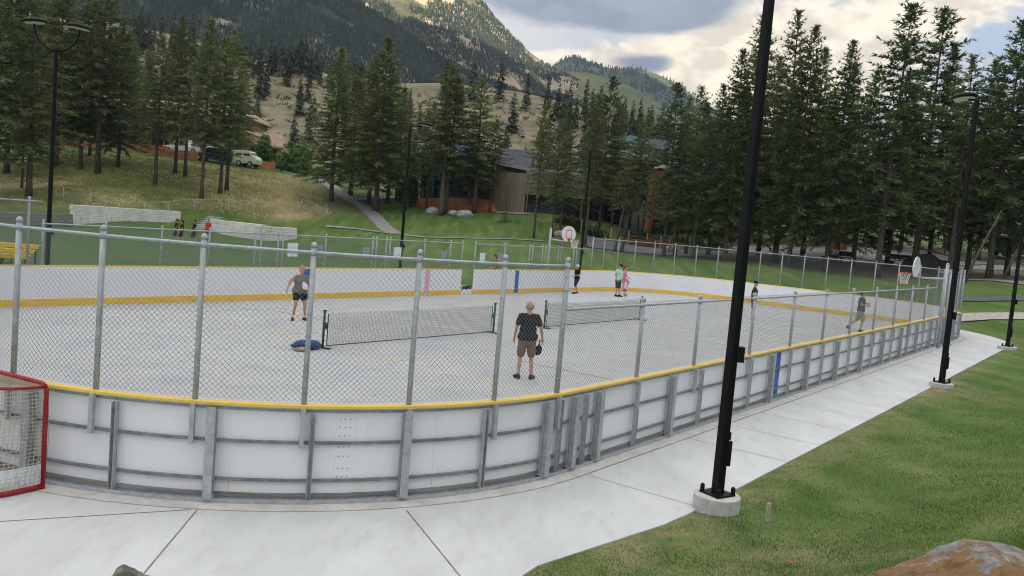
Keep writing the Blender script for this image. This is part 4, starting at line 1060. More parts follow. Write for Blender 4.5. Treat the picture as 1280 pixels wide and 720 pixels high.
def person(label, loc, H, face, joints=None, shirt=None, shorts=None, hair=None, shoes=None, skin='skin', vox=.012, build=1., sleeve=.55, short_len=.9, hat=None, hair_kind='short', curl=.6, group=None, socks=None, seated=False, longhair=False, tank=False):
    """local axes: +y is the way the body faces, x to its left, z up; joints override the standing pose (1.75 m frame)"""
    k = H / 1.75
    J = dict(pel=V3(0, 0, .93), che=V3(0, .01, 1.30), neck=V3(0, .0, 1.48), head=V3(0, .025, 1.635),
             hipL=V3(.09, 0, .90), hipR=V3(-.09, 0, .90), kneL=V3(.11, .03, .50), kneR=V3(-.11, .03, .50), ankL=V3(.12, -.01, .09), ankR=V3(-.12, -.01, .09),
             shoL=V3(.185, 0, 1.42), shoR=V3(-.185, 0, 1.42), elbL=V3(.25, -.03, 1.14), elbR=V3(-.25, -.03, 1.14), wriL=V3(.27, .06, .90), wriR=V3(-.27, .06, .90),
             toeL=V3(.135, .15, .03), toeR=V3(-.135, .15, .03), look=V3(0, 1, -.05))
    if joints:
        for a, b in joints.items(): J[a] = V3(*b)
    w_ = build
    def limb(a, b, ra, rb): return ('c', J[a], J[b], ra, rb)
    tors = lambda e: [('c', J['pel'] + V3(-.075 * w_, 0, 0), J['pel'] + V3(.075 * w_, 0, 0), .115 * w_ + e, .115 * w_ + e),
            ('c', J['pel'].lerp(J['che'], .5) + V3(-.06 * w_, .015 * (w_ - 1) * 4, 0), J['pel'].lerp(J['che'], .5) + V3(.06 * w_, .015 * (w_ - 1) * 4, 0), .105 * w_ + e, .105 * w_ + e),
            ('c', J['che'] + V3(-.075 * w_, 0, 0), J['che'] + V3(.075 * w_, 0, 0), .108 * w_ + e, .108 * w_ + e),
            ('c', J['pel'], J['che'], .12 * w_ + e, .118 * w_ + e),
            ('c', J['shoL'] + V3(-.03, 0, -.01), J['shoR'] + V3(.03, 0, -.01), .062 + e, .062 + e),
            ('c', J['che'] + V3(0, 0, .05), J['neck'] + V3(0, 0, -.07), .11 + e, .06 + e)]
    S = tors(0) + [('c', J['neck'] + V3(0, -.01, -.06), J['head'] + V3(0, -.015, -.05), .058, .052)]
    hd = J['head']; lk = J['look'].normalized(); side = lk.cross(V3(0, 0, 1)).normalized(); upv = side.cross(lk)
    def hp(x, y, z): return hd + side * x + lk * y + upv * z
    S += [('b', hp(0, -.012, .03), .098, (.86, 1.0, 1.0)), ('b', hp(0, .02, -.03), .075, (.86, 1.0, 1.15)), ('c', hp(0, .045, -.085), hp(0, .06, -.088), .036, .03)]
    S += [('c', hp(0, .088, .025), hp(0, .108, -.018), .010, .017), ('b', hp(0, .103, -.02), .016, (1.1, 1, .8)), ('c', hp(-.02, .083, -.058), hp(.02, .083, -.058), .012, .012), ('c', hp(-.045, .078, .036), hp(.045, .078, .036), .015, .015)]
    S += [('b', hp(.086, -.01, .0), .027, (.4, .8, 1.2)), ('b', hp(-.086, -.01, .0), .027, (.4, .8, 1.2))]
    for s_ in 'LR':
        hip, kne, ank, toe, sho, elb, wri = [J[n_ + s_] for n_ in ('hip', 'kne', 'ank', 'toe', 'sho', 'elb', 'wri')]
        S += [('c', hip, kne, .085 * w_, .056), ('c', kne, ank, .052, .036), ('c', kne.lerp(ank, .12) + (J['pel'] - J['pel'] + V3(0, -.02, 0)), kne.lerp(ank, .45) + V3(0, -.022, 0), .045, .046)]
        S += [('c', ank + V3(0, -.03, -.04), toe, .036, .028)]
        S += [('c', sho, elb, .05 * w_, .038), ('c', elb, wri, .039, .026)]
        # hand: palm, four fingers of unequal length curled about the palm, thumb from its side
        d = (wri - elb).normalized(); sd = 1 if s_ == 'L' else -1
        inn = V3(-sd, 0, 0); inn = (inn - d * inn.dot(d)).normalized(); fw = d.cross(inn).normalized()
        if fw.y < 0: fw = -fw
        S += [('c', wri + fw * .0, wri + d * .085, .026, .03), ('c', wri + d * .03 + fw * .018, wri + d * .085 + fw * .026, .018, .016), ('c', wri + d * .03 - fw * .018, wri + d * .085 - fw * .026, .018, .015)]
        for q, (o_, ln) in enumerate(((.031, .072), (.011, .082), (-.010, .076), (-.030, .058))):
            b0 = wri + d * .095 + fw * o_; b1 = b0 + d * ln * .45 + inn * ln * .25 * curl; b2 = b1 + d * ln * .35 * (1 - curl) + inn * ln * .55 * curl + d * ln * .12
            S += [('c', b0 - d * .02, b1, .0098, .0092), ('c', b1, b2, .0092, .008)]
        t0 = wri + d * .03 + fw * .03; t1 = t0 + d * .035 + fw * .028; S += [('c', t0, t1, .0125, .011), ('c', t1, t1 + d * .03 + inn * .012, .011, .009)]
    body = blend('person', S, K[skin], vox / k if vox < .012 else vox, None, 3)
    body.location = tuple(loc); body.rotation_euler = (0, 0, face); body.scale = (k, k, k)
    tag(body, label, 'person', group)
    # shirt
    e = .018
    sh = tors(e)[1:] if not tank else tors(e)[1:]
    sh = [x for x in sh]
    lo = J['pel'] + V3(0, 0, -.02)
    sh.append(('c', lo + V3(-.08 * w_, 0, .05), lo + V3(.08 * w_, 0, .05), .118 * w_ + e, .118 * w_ + e))
    if not tank:
        for s_ in 'LR':
            a, b = J['sho' + s_], J['sho' + s_].lerp(J['elb' + s_], sleeve); sh.append(('c', a, b, .062 * w_, .060 * w_))
    else: sh = [x if x is not sh[-2] else x for x in sh]
    so_ = blend('shirt', sh, shirt, max(vox, .011), body, 3)
    # shorts
    pe = J['pel']; st = [('c', pe + V3(-.08 * w_, 0, -.0), pe + V3(.08 * w_, 0, -.0), .122 * w_, .122 * w_), ('c', pe + V3(-.07 * w_, 0, -.07), pe + V3(.07 * w_, 0, -.07), .118 * w_, .118 * w_)]
    for s_ in 'LR':
        a, b = J['hip' + s_], J['hip' + s_].lerp(J['kne' + s_], short_len); st.append(('c', a, b, .104 * w_, .088 * w_ if short_len > .6 else .095 * w_))
    blend('shorts', st, shorts, max(vox, .011), body, 3)
    for s_ in 'LR':
        ank, toe = J['ank' + s_], J['toe' + s_]; back = ank - (toe - ank).normalized() * .05; dz = V3(0, 0, -.045)
        f_ = (toe - ank); f_.z = 0; f_ = f_.normalized() if f_.length > .01 else V3(0, 1, 0)
        heel = V3(ank.x, ank.y, ank.z) - f_ * .045 + dz
        blend('shoe', [('c', heel, toe + f_ * .02, .046, .04), ('c', heel + f_ * .05 + V3(0, 0, .035), toe - f_ * .03 + V3(0, 0, .01), .044, .036), ('c', ank + V3(0, 0, .0), heel + f_ * .03 + V3(0, 0, .02), .043, .046)], shoes, .012, body, 2)
        if socks: blend('sock', [('c', ank + V3(0, 0, .005), ank.lerp(J['kne' + s_], .16), .045, .045)], socks, .012, body, 1)
    if hair:
        hs = [('b', hp(0, -.024, .046), .103, (.88, .98, .95)), ('c', hp(0, -.06, .0), hp(0, -.05, -.05), .07, .055)] if hair_kind == 'short' else []
        if hair_kind == 'balding': hs = [('c', hp(-.04, -.045, .0), hp(.04, -.045, .0), .066, .066), ('b', hp(.0, -.038, .03), .086, (1.0, .8, .62))]
        if hair_kind == 'bun': hs = [('b', hp(0, -.024, .045), .106, (.9, .98, 1.0)), ('b', hp(.02, -.05, .15), .04, (1, 1, 1)), ('c', hp(0, -.07, .03), hp(0, -.06, -.05), .06, .04)]
        if hair_kind == 'long': hs = [('b', hp(0, -.024, .045), .106, (.9, .98, 1.0)), ('c', hp(0, -.07, .03), hp(0, -.09, -.17), .065, .04)]
        blend('hair', hs, hair, .011, body, 2)
    if hat is not None:
        hm, back = hat
        sg = -1 if back else 1
        blend('cap', [('b', hp(0, -.012, .062), .106, (.92, 1.02, .82)), ('c', hp(-.035, .10 * sg, .055), hp(.035, .10 * sg, .055), .022, .022), ('c', hp(-.04, .14 * sg, .045), hp(.04, .14 * sg, .045), .016, .016)], hm, .011, body, 2)
    return body
def C_(name, c, var=.12, sc=14): return M_(name, c, .85, var, sc, spec=.15, bump=.25, bscale=25)
cl = dict(char=C_('cloth_charcoal', (.022, .022, .028)), khaki=C_('cloth_khaki', (.17, .125, .085)), olive=C_('cloth_olive', (.17, .185, .14)), blk=C_('cloth_black', (.012, .012, .014)),
          navy=C_('cloth_royal_blue', (.02, .03, .17)), mint=C_('cloth_mint', (.36, .68, .54)), grey=C_('cloth_grey', (.055, .055, .055)), pink=C_('cloth_pink', (.62, .22, .27)), dgreen=C_('cloth_dark_green', (.03, .045, .03)),
          slate=C_('cloth_slate', (.055, .062, .065)), beige=C_('cloth_beige', (.32, .28, .21)), red=C_('cloth_red', (.62, .04, .03)), white=C_('cloth_white', (.7, .7, .7)), teal=C_('cloth_pale_teal', (.20, .33, .33)), brown=C_('cloth_brown', (.2, .13, .1)))
hairm = dict(grey=C_('hair_grey', (.33, .27, .24)), blond=C_('hair_blond', (.36, .25, .14)), brown=C_('hair_brown', (.06, .035, .022)), dark=C_('hair_dark', (.02, .015, .012)), ginger=C_('hair_auburn', (.17, .06, .03)))
shoe = dict(dark=C_('shoe_dark', (.03, .03, .035)), white=C_('shoe_white', (.6, .6, .6)))
def yaw_to(dx, dy): return math.atan2(-dx, dy)      # rotation that turns +y to a direction
# the man seen from behind on the near court, facing up the rink, paddle in his right hand
pm = plane(655, 473.5, .012)
person('man seen from behind in black t-shirt and khaki shorts on the near court', pm, 1.75, yaw_to(-.12, 1), dict(
    ankL=(-.125, -.02, .09), ankR=(.13, -.02, .09), toeL=(-.21, .10, .03), toeR=(.20, .11, .03)) if False else dict(
    ankL=(.15, -.01, .09), ankR=(-.15, -.02, .09), kneL=(.125, .03, .50), kneR=(-.125, .03, .50), toeL=(.22, .12, .03), toeR=(-.2, .12, .03), elbL=(.29, -.05, 1.16), wriL=(.345, .05, .93), elbR=(-.27, -.04, 1.15), wriR=(-.285, .07, .92), look=(.05, 1, -.1), che=(0, .02, 1.30), head=(0, .05, 1.63)),
    cl['char'], cl['khaki'], hairm['grey'], shoe['dark'], vox=.0085, build=1.1, hair_kind='balding', short_len=.82, sleeve=.62)
def paddle(loc, rz, tilt, mat, label):
    t = thing('paddle', label, 'paddle', loc, rz); t.rotation_euler = (tilt, 0, rz)
    m = MB(); pr = [(.1 * math.cos(a) * (1 if abs(math.sin(a)) < .8 else .92), -.21 + .125 * math.sin(a)) for a in np.linspace(0, 2 * PI, 21)[:-1]]; n = len(pr)
    m.add([(x, -.006, z) for x, z in pr] + [(x, .006, z) for x, z in pr], [tuple(range(n)), tuple(range(2 * n - 1, n - 1, -1))] + [(i, (i + 1) % n, n + (i + 1) % n, n + i) for i in range(n)])
    m.build('blade', mat, t)
    m = MB(); m.smooth = True; m.tube([(0, 0, -.09), (0, 0, .04)], .015, 8); m.build('grip', K['dark'], t)
R_ = Matrix.Rotation(yaw_to(-.12, 1), 3, 'Z')
hR = Vector(pm) + R_ @ Vector((-.29, .12, .86)); hR = Vector(pm) + R_ @ Vector((.30, .11, .85))
paddle(hR, .5, math.radians(12), cl['blk'], 'black paddle held low in the right hand of the man in black shirt')
# the woman across the net
pw = plane(373, 400.5, .012); yw = yaw_to(.55, -.85)
person('woman in olive sleeveless top and black shorts standing beyond the near net', pw, 1.66, yw, dict(
    ankL=(.2, .02, .09), ankR=(-.2, -.02, .09), kneL=(.155, .09, .50), kneR=(-.16, .07, .50), toeL=(.25, .17, .03), toeR=(-.24, .14, .03), hipL=(.1, -.02, .88), hipR=(-.1, -.02, .88), pel=(0, -.04, .91),
    che=(0, .02, 1.27), neck=(0, .04, 1.44), head=(.01, .08, 1.60), elbR=(-.31, -.02, 1.14), wriR=(-.16, .22, .98), elbL=(.33, -.1, 1.20), wriL=(.42, .0, 1.0), shoL=(.185, .03, 1.39), shoR=(-.185, .03, 1.39), look=(.5, 1, .0)),
    cl['olive'], cl['blk'], hairm['blond'], shoe['dark'], vox=.0085, build=1.18, hair_kind='bun', short_len=.42, tank=True, socks=cl['white'])
R_ = Matrix.Rotation(yw, 3, 'Z') ; hR = Vector(pw) + R_ @ Vector((-.08, .30, .92)) * (1.66 / 1.75)
paddle(hR, yw + .3, math.radians(-160), cl['white'], 'white paddle held at the waist of the woman in olive top')
# others in the rink
pb_ = plane(719.5, 367, .012)
person('boy in black t-shirt and royal blue shorts walking by the far boards', pb_, 1.52, yaw_to(-.75, -.5), dict(ankL=(.12, -.20, .12), kneL=(.1, .0, .50), toeL=(.12, -.07, .04), ankR=(-.1, .18, .09), kneR=(-.1, .16, .51), toeR=(-.11, .34, .03), elbL=(.25, .0, 1.16), wriL=(.18, .20, 1.05), elbR=(-.25, .0, 1.15), wriR=(-.12, .22, 1.12)),
       cl['blk'], cl['navy'], None, shoe['dark'], hat=(cl['white'], True), socks=cl['white'], short_len=.95, vox=.012)
pb_ = plane(771, 370.5, .012)
person('man in mint green t-shirt and dark grey shorts beside two balls', pb_, 1.74, yaw_to(.75, -.55), dict(look=(-.2, 1, -.45), head=(0, .07, 1.61), elbL=(.24, -.06, 1.15), wriL=(.24, .05, .93), ankR=(-.1, .08, .09), toeR=(-.1, .24, .03)), cl['mint'], cl['grey'], None, shoe['dark'], hat=(hairm['dark'], False), build=1.12)
pg_ = plane(778.5, 367.5, .012)
person('girl in pink standing on one leg behind the man in mint green', pg_, 1.55, yaw_to(.85, -.4), dict(kneR=(-.1, .30, .78), ankR=(-.08, .16, .40), toeR=(-.08, .29, .33), elbL=(.22, .02, 1.16), wriL=(.18, .18, 1.0), elbR=(-.22, .05, 1.18), wriR=(-.15, .22, 1.05)), cl['pink'], cl['pink'], hairm['ginger'], shoe['white'], hair_kind='long', build=.85)
pc_ = plane(939.5, 399.5, .012)
person('person in dark green shirt and black cap standing behind the nearest lamp post', pc_, 1.75, yaw_to(.9, -.3), dict(elbL=(.23, -.03, 1.14), wriL=(.2, .08, .92)), cl['dgreen'], cl['slate'], None, shoe['white'], hat=(cl['blk'], False))
pj = plane(1073, 414.5, .012)
person('man in slate t-shirt and beige shorts jogging along the near boards', pj, 1.78, yaw_to(.97, -.1), dict(ankR=(-.1, -.42, .20), kneR=(-.1, -.10, .50), toeR=(-.1, -.36, .08), ankL=(.1, .03, .09), kneL=(.1, .10, .50), toeL=(.1, .20, .03), elbL=(.25, -.08, 1.18), wriL=(.2, .20, 1.14), elbR=(-.26, -.02, 1.18), wriR=(-.16, .24, 1.22)), cl['slate'], cl['beige'], hairm['dark'], shoe['dark'], build=1.12)
p = plane(781.5, 370.5, .012); m = MB(); m.smooth = True; m.ball((0, 0, .11), .11, 18)
def ballmat(name, a, b_, sc):
    mt = bpy.data.materials.new(name); mt.use_nodes = True; global nt, L, tc
    nt = mt.node_tree; L = nt.links.new; tc = _n(nt, 'ShaderNodeTexCoord'); b0 = nt.nodes['Principled BSDF']; b0.inputs['Roughness'].default_value = .5
    v = _n(nt, 'ShaderNodeTexVoronoi'); v.inputs['Scale'].default_value = sc; L(tc.outputs['Object'], v.inputs['Vector']); L(mixc(sstep(v.outputs['Distance'], .35, .42), a, b_), b0.inputs['Base Color']); return mt
tag(m.build('soccer_ball', ballmat('soccer_ball_pattern', (.06, .07, .07), (.38, .40, .40), 9), None, p), 'grey and black soccer ball on the rink floor', 'ball')
p = plane(781, 364.5, .012); m = MB(); m.smooth = True; m.ball((0, 0, .12), .12, 18); m.cur = 1; m.tube([(.121 * math.cos(a), .121 * math.sin(a), .12) for a in np.linspace(0, 2 * PI, 25)], .003, 4, False); m.tube([(0, .121 * math.cos(a), .12 + .121 * math.sin(a)) for a in np.linspace(0, 2 * PI, 25)], .003, 4, False)
tag(m.build('basketball', [M_('ball_orange', (.5, .13, .05), .6, .1, 30), K['dark']], None, p), 'orange basketball by the kick plate behind the soccer ball', 'ball')
# spectators and walkers outside the rink
SIT = dict(pel=(0, -.05, .52), che=(0, .0, .88), neck=(0, .02, 1.06), head=(0, .06, 1.22), hipL=(.09, -.02, .5), hipR=(-.09, -.02, .5), kneL=(.12, .40, .52), kneR=(-.12, .40, .52), ankL=(.12, .42, .09), ankR=(-.12, .42, .09), toeL=(.13, .58, .03), toeR=(-.13, .58, .03), shoL=(.18, .0, 1.0), shoR=(-.18, .0, 1.0), elbL=(.23, .05, .74), elbR=(-.23, .05, .74), wriL=(.14, .30, .62), wriR=(-.14, .30, .62))
p, n = rink(79.9); p = p + n * 1.0
person('spectator in brown top seated behind the far boards', (p[0], p[1], .45), 1.78, yaw_to(-.9, -.2), SIT, cl['brown'], cl['grey'], hairm['brown'], shoe['dark'])
t = thing('player_bench', 'low wooden player bench behind the far boards', 'bench', (p[0], p[1], 0), math.atan2(n[1], n[0]))
m = MB(); m.box((0, 0, .82), (.32, 2.4, .05)); m.build('seat', K['timber'], t, bevel=.008)
for y in (-1, 1): m = MB(); m.box((0, y, .4), (.28, .06, .79)); m.build('leg', K['galv_dk'], t)
walk = dict(ankL=(.1, .24, .09), kneL=(.1, .19, .5), toeL=(.1, .40, .05), ankR=(-.1, -.22, .12), kneR=(-.1, .02, .5), toeR=(-.1, -.1, .04), wriL=(.26, -.1, .92), wriR=(-.26, .2, .95))
for (px, py, dx, sh_, so_, hh, lb, hk) in ((219.5, 303, -.9, 'char', 'grey', 1.66, 'person in dark top walking on the playing field, leftmost of the pair', 'short'), (226.5, 304, -.9, 'blk', 'blk', 1.62, 'person in black walking on the playing field just behind the first', 'long'), (242, 305, -.4, 'char', 'slate', 1.70, 'person in black t-shirt on the playing field between the pair and the one in red', 'short'), (259.5, 300, .3, 'red', 'grey', 1.64, 'person in red top on the playing field near the stone wall', 'short')):
    p = plane(px, py, 0.0); person(lb, (p[0], p[1], tz(p[0], p[1])), hh, yaw_to(dx, -.3), walk, cl[sh_], cl[so_], hairm['dark'], shoe['dark'], hair_kind=hk)
# ================================================================ trees
def conifer(seed, H=20., R=3.0, base=.18, nb=110, step=.26, spray=.50, droop=.25, open_=0., top_p=.85, per=6, dead=6, up=0.12, clump=.0):
    """returns trunk mesh (trunk and limbs) and crown mesh; crown is sprays of needle-leaf triangles along drooping limbs"""
    r = np.random.RandomState(seed); rr = random.Random(seed)
    lean = r.uniform(-.012, .012, 2) * H; wob = r.uniform(-1, 1, 4) * .06
    def axis(z):
        t = z / H; return np.array([lean[0] * t * t + wob[0] * math.sin(t * 5 + wob[1] * 9), lean[1] * t * t + wob[2] * math.sin(t * 4 + wob[3] * 9), z])
    tm = MB(); tm.smooth = True
    r0 = .0095 * H + .03
    zs = np.linspace(-.25, H * .985, 13)
    tm.tube([axis(z) for z in zs], [max(r0 * (1 - .96 * max(z, 0) / H) * (1.25 if z < .2 else 1), .012) for z in zs], 8)
    P, D, S = [], [], []
    ga = 2.39996; a0 = r.rand() * 6
    for i in range(nb + dead):
        if i < nb: t = base + (1 - base) * ((i + r.rand() * .8) / nb) ** .92
        else: t = rr.uniform(base * .35, base + .12)
        t = min(t, .992); z = t * H; s = (t - base) / (1 - base)
        prof = (1 - max(s, 0)) ** top_p * (.72 + .28 * min(max(s, 0) / .16, 1))
        Ln = R * prof * r.uniform(.62, 1.14) + .22
        if r.rand() < open_: Ln *= r.uniform(.25, .6)
        a = a0 + i * ga + r.uniform(-.35, .35)
        c = np.array([math.cos(a), math.sin(a), 0]); el = up + .55 * max(s, 0) ** 2 - .22 * (1 - max(s, 0)) * r.uniform(.4, 1.2)
        p0 = axis(z); k = max(int(Ln / step), 2); q = np.linspace(0, 1, k + 1)
        pts = p0 + c * (Ln * q)[:, None] * math.cos(el) + np.array([0, 0, 1]) * (Ln * (math.sin(el) * q - droop * q ** 2 * (1 - .6 * max(s, 0)) + .07 * q ** 4))[:, None]
        pts = pts + r.normal(0, .03, pts.shape) * q[:, None]
        rb = .012 + .010 * Ln
        j = [0, k // 2, k]
        if i < nb or i >= nb: tm.tube([pts[x] for x in j], [rb, rb * .6, rb * .2], 4, False)
        if i >= nb: continue
        st = .18 if Ln > 1 else .0
        for x in range(1, k + 1):
            if q[x] < st: continue
            d = pts[x] - pts[x - 1]; d /= np.linalg.norm(d); lat = np.cross(d, [0, 0, 1]); lat /= np.linalg.norm(lat) + 1e-9
            sz = spray * (.65 + .45 * r.rand()) * (1 - .35 * q[x]) * (.55 + .45 * min(1, Ln / 1.5))
            for sg in ((-1, 1) if x < k else (0,)):
                if clump and r.rand() < clump: continue
                ax = d * .75 + lat * sg * r.uniform(.5, 1.1) + np.array([0, 0, r.uniform(-.25, .12)])
                P.append(pts[x]); D.append(ax / np.linalg.norm(ax)); S.append(sz)
            if r.rand() < .35:
                ax = d * .5 + np.array([0, 0, .8]) + lat * r.uniform(-.5, .5); P.append(pts[x]); D.append(ax / np.linalg.norm(ax)); S.append(sz * .7)
    # leader tuft
    for z in np.linspace(H * .93, H * 1.0, 10):
        for _ in range(3):
            ax = np.array([r.normal(), r.normal(), 1.2]); P.append(axis(min(z, H * .985))); D.append(ax / np.linalg.norm(ax)); S.append(spray * .6)
    P, D, S = np.array(P), np.array(D), np.array(S); n = len(P)
    P = np.repeat(P, per, 0); D = np.repeat(D, per, 0); S = np.repeat(S, per)
    B = D + r.normal(0, .42, D.shape); B /= np.linalg.norm(B, axis=1)[:, None]
    W = np.cross(B, r.normal(0, 1, B.shape) * .5 + np.array([0, 0, 1.])); W /= np.linalg.norm(W, axis=1)[:, None] + 1e-9
    ln = S * r.uniform(.6, 1.15, len(S)); wd = ln * r.uniform(.11, .2, len(S)); o = P + B * (ln * r.uniform(0, .35, len(S)))[:, None]
    V = np.stack([o - W * wd[:, None], o + W * wd[:, None], o + B * ln[:, None]], 1).reshape(-1, 3)
    return tm, V, np.arange(len(V)).reshape(-1, 3)
PROTO = {}
def proto(key, mat, **kw):
    tm, V, Fc = conifer(**kw)
    PROTO[key] = (tm.mesh('trunk', K['bark']), npmesh('crown', V, Fc, K[mat]), kw['H'])
proto('fir_a', 'needle', seed=3, H=20, R=4.3, base=.13, nb=165, spray=.62)
proto('fir_b', 'needle_y', seed=8, H=20, R=3.9, base=.15, nb=150, open_=.12, spray=.60)
proto('fir_c', 'needle_dk', seed=12, H=20, R=4.5, base=.14, nb=165, open_=.08, droop=.3, spray=.64)
proto('fir_d', 'needle_dk', seed=21, H=20, R=3.8, base=.16, nb=150, open_=.18, spray=.62)
proto('pine_a', 'needle', seed=31, H=20, R=3.4, base=.27, nb=110, open_=.25, top_p=.6, dead=14, spray=.60)
proto('pine_b', 'needle_dk', seed=37, H=20, R=4.3, base=.20, nb=125, open_=.25, top_p=.62, dead=14, clump=.06, spray=.66)
proto('pine_c', 'needle_y', seed=44, H=20, R=3.2, base=.33, nb=95, open_=.25, top_p=.55, dead=18, spray=.60)
proto('pine_d', 'needle_y', seed=63, H=20, R=3.7, base=.30, nb=120, open_=.15, top_p=.62, dead=16, spray=.62)
proto('pine_br', 'needle_br', seed=71, H=20, R=2.8, base=.2, nb=80, open_=.4, top_p=.6, dead=22, spray=.5, clump=.35)
proto('spruce', 'needle', seed=51, H=8, R=1.7, base=.04, nb=80, step=.2, spray=.34, dead=0, per=5)
def tree(key, px, d, top, label, group=None, wide=1., py=None, name='conifer_tree', lean=0.):
    p = at(px, d)
    if py is not None: p = G(px, py); d = p[1]
    q = project(p); h = 0
    h = (q[1] - top) * d / F * 1.0
    for _ in range(3):
        e = project((p[0], p[1], p[2] + h))[1] - top; h += e * d / F
    tr, cw, H0 = PROTO[key]; k = h / H0
    t = thing(name, label, 'tree', p, rnd.uniform(0, 6.28), group); wx = k * wide
    t.scale = (wx, wx, k)
    if lean: t.rotation_euler = (0, lean, 0)
    link('trunk', tr, t); link('crown', cw, t)
    return t
GL, GR, GC = 'conifers on the left bank', 'conifers behind the far right end', 'conifers on the lawn by the wooden building'
for a in [
 ('fir_b', -28, 78, -110, 'olive fir cut by the left edge of the view', 1.), ('fir_a', 8, 93, -60, 'tall fir at the far left, trunk beside the left edge', 1.),
 ('fir_b', 36, 80, -35, 'olive fir on the bank left of the twin armed lamp post', 1.1), ('fir_a', 70, 97, -45, 'tall fir directly behind the twin armed lamp post', 1.),
 ('fir_d', 100, 96, -12, 'dark fir on the bank just past the twin armed lamp post', 1.), ('pine_d', 122, 94, -30, 'olive fir above the left end of the terracotta wall', 1.1),
 ('fir_c', 147, 98, 22, 'darkest fir on the left bank with a nearly black lower crown', 1.), ('pine_d', 162, 108, 46, 'fir behind the terracotta wall right of the darkest fir', .9),
 ('pine_d', 194, 91, 46, 'fir with a bare leaning lower trunk in front of the terracotta wall', 1.05), ('pine_a', 219, 98, 22, 'tallest pointed fir before the parked white pickup', .9),
 ('pine_a', 231, 97, 44, 'slim pine just right of the tallest pointed fir', 1.), ('pine_d', 252, 89, 24, 'fir rooted lowest on the dry bank before the dark parked car', .95),
 ('pine_a', 275, 92, 46, 'left one of two close pines beside the camper', 1.), ('pine_d', 283, 94, 38, 'right one of two close pines beside the camper', 1.),
 ('pine_br', 27, 84, 92, 'small rust brown dying conifer on the bank at the left edge', .9), ('pine_br', 112, 102, 20, 'rust brown half dead conifer behind the olive fir above the terracotta wall', .8), ('fir_b', 20, 112, 5, 'fir high on the bank in the second row at the left edge', 1.2), ('fir_a', 55, 118, -10, 'fir in the back row left of the twin armed lamp post', 1.2),
 ('fir_c', 90, 120, 20, 'fir in the back row right of the twin armed lamp post', 1.1), ('pine_a', 180, 118, 60, 'pine behind the terracotta wall in the back row', 1.1), ('fir_b', 300, 122, 78, 'small fir behind the camper roof', 1.1)]:
    tree(a[0], a[1], a[2], a[3], a[4], GL, a[5] * 1.2)
for a in [
 ('fir_a', 414, 98, 60, 'full fir standing by the fork of the paved path', 1.05), ('fir_a', 470, 95, 47, 'tallest fir right of the paved path', 1.1), ('fir_b', 461, 101, 72, 'fir close behind the tallest fir by the path', 1.1),
 ('fir_b', 438, 106, 84, 'fir in the back row between the path fir and the tallest one', 1.2), ('fir_a', 496, 108, 110, 'fir in the back row left of the middle lamp post', 1.2), ('pine_b', 484, 104, 92, 'pine behind the tallest fir near the middle lamp post', 1.1), ('fir_d', 512, 106, 180, 'small fir beside the middle lamp post', 1.25),
 ('pine_c', 551, 93, 80, 'left trunk of the twin pines before the orange mulch bed', 1.2), ('pine_a', 557, 94, 96, 'right trunk of the twin pines before the orange mulch bed', 1.1), ('pine_a', 592, 95, 98, 'pine standing alone before the right end of the mulch bed', 1.15),
 ('pine_d', 533, 97, 128, 'pine between the middle lamp post and the twin pines', 1.0), ('pine_d', 612, 96, 150, 'pine between the lone pine and the young spruce', 1.0), ('pine_b', 585, 97, 140, 'shorter pine tucked behind the lone pine by the mulch bed', 1.1),
 ('spruce', 631, 91, 238, 'small young spruce on the mown lawn before the tan cladding', 1.), ('pine_c', 667, 84, 132, 'slim pine on the lawn right of the young spruce', .95), ('pine_c', 690, 86, 150, 'fir left of the white basketball backboard', 1.),
 ('pine_b', 700, 90, 135, 'dark fir behind the white basketball backboard', .9), ('pine_c', 731, 84, 118, 'pine rising beside the dark far lamp post', 1.), ('pine_b', 748, 92, 96, 'dark fir with the highest tip in the middle of the view', 1.05), ('pine_d', 764, 96, 130, 'fir behind the leaning trunks before the glazed corner', .9)]:
    tree(*a[:5], GC, a[5] * (1.32 if a[1] < 640 else .98))
tree('pine_c', 768, 82, 150, 'left one of two pines leaning right before the glazed corner', GC, 1.0, lean=.12)
tree('pine_c', 777, 83, 140, 'right one of two pines leaning right before the glazed corner', GC, 1.0, lean=.11)
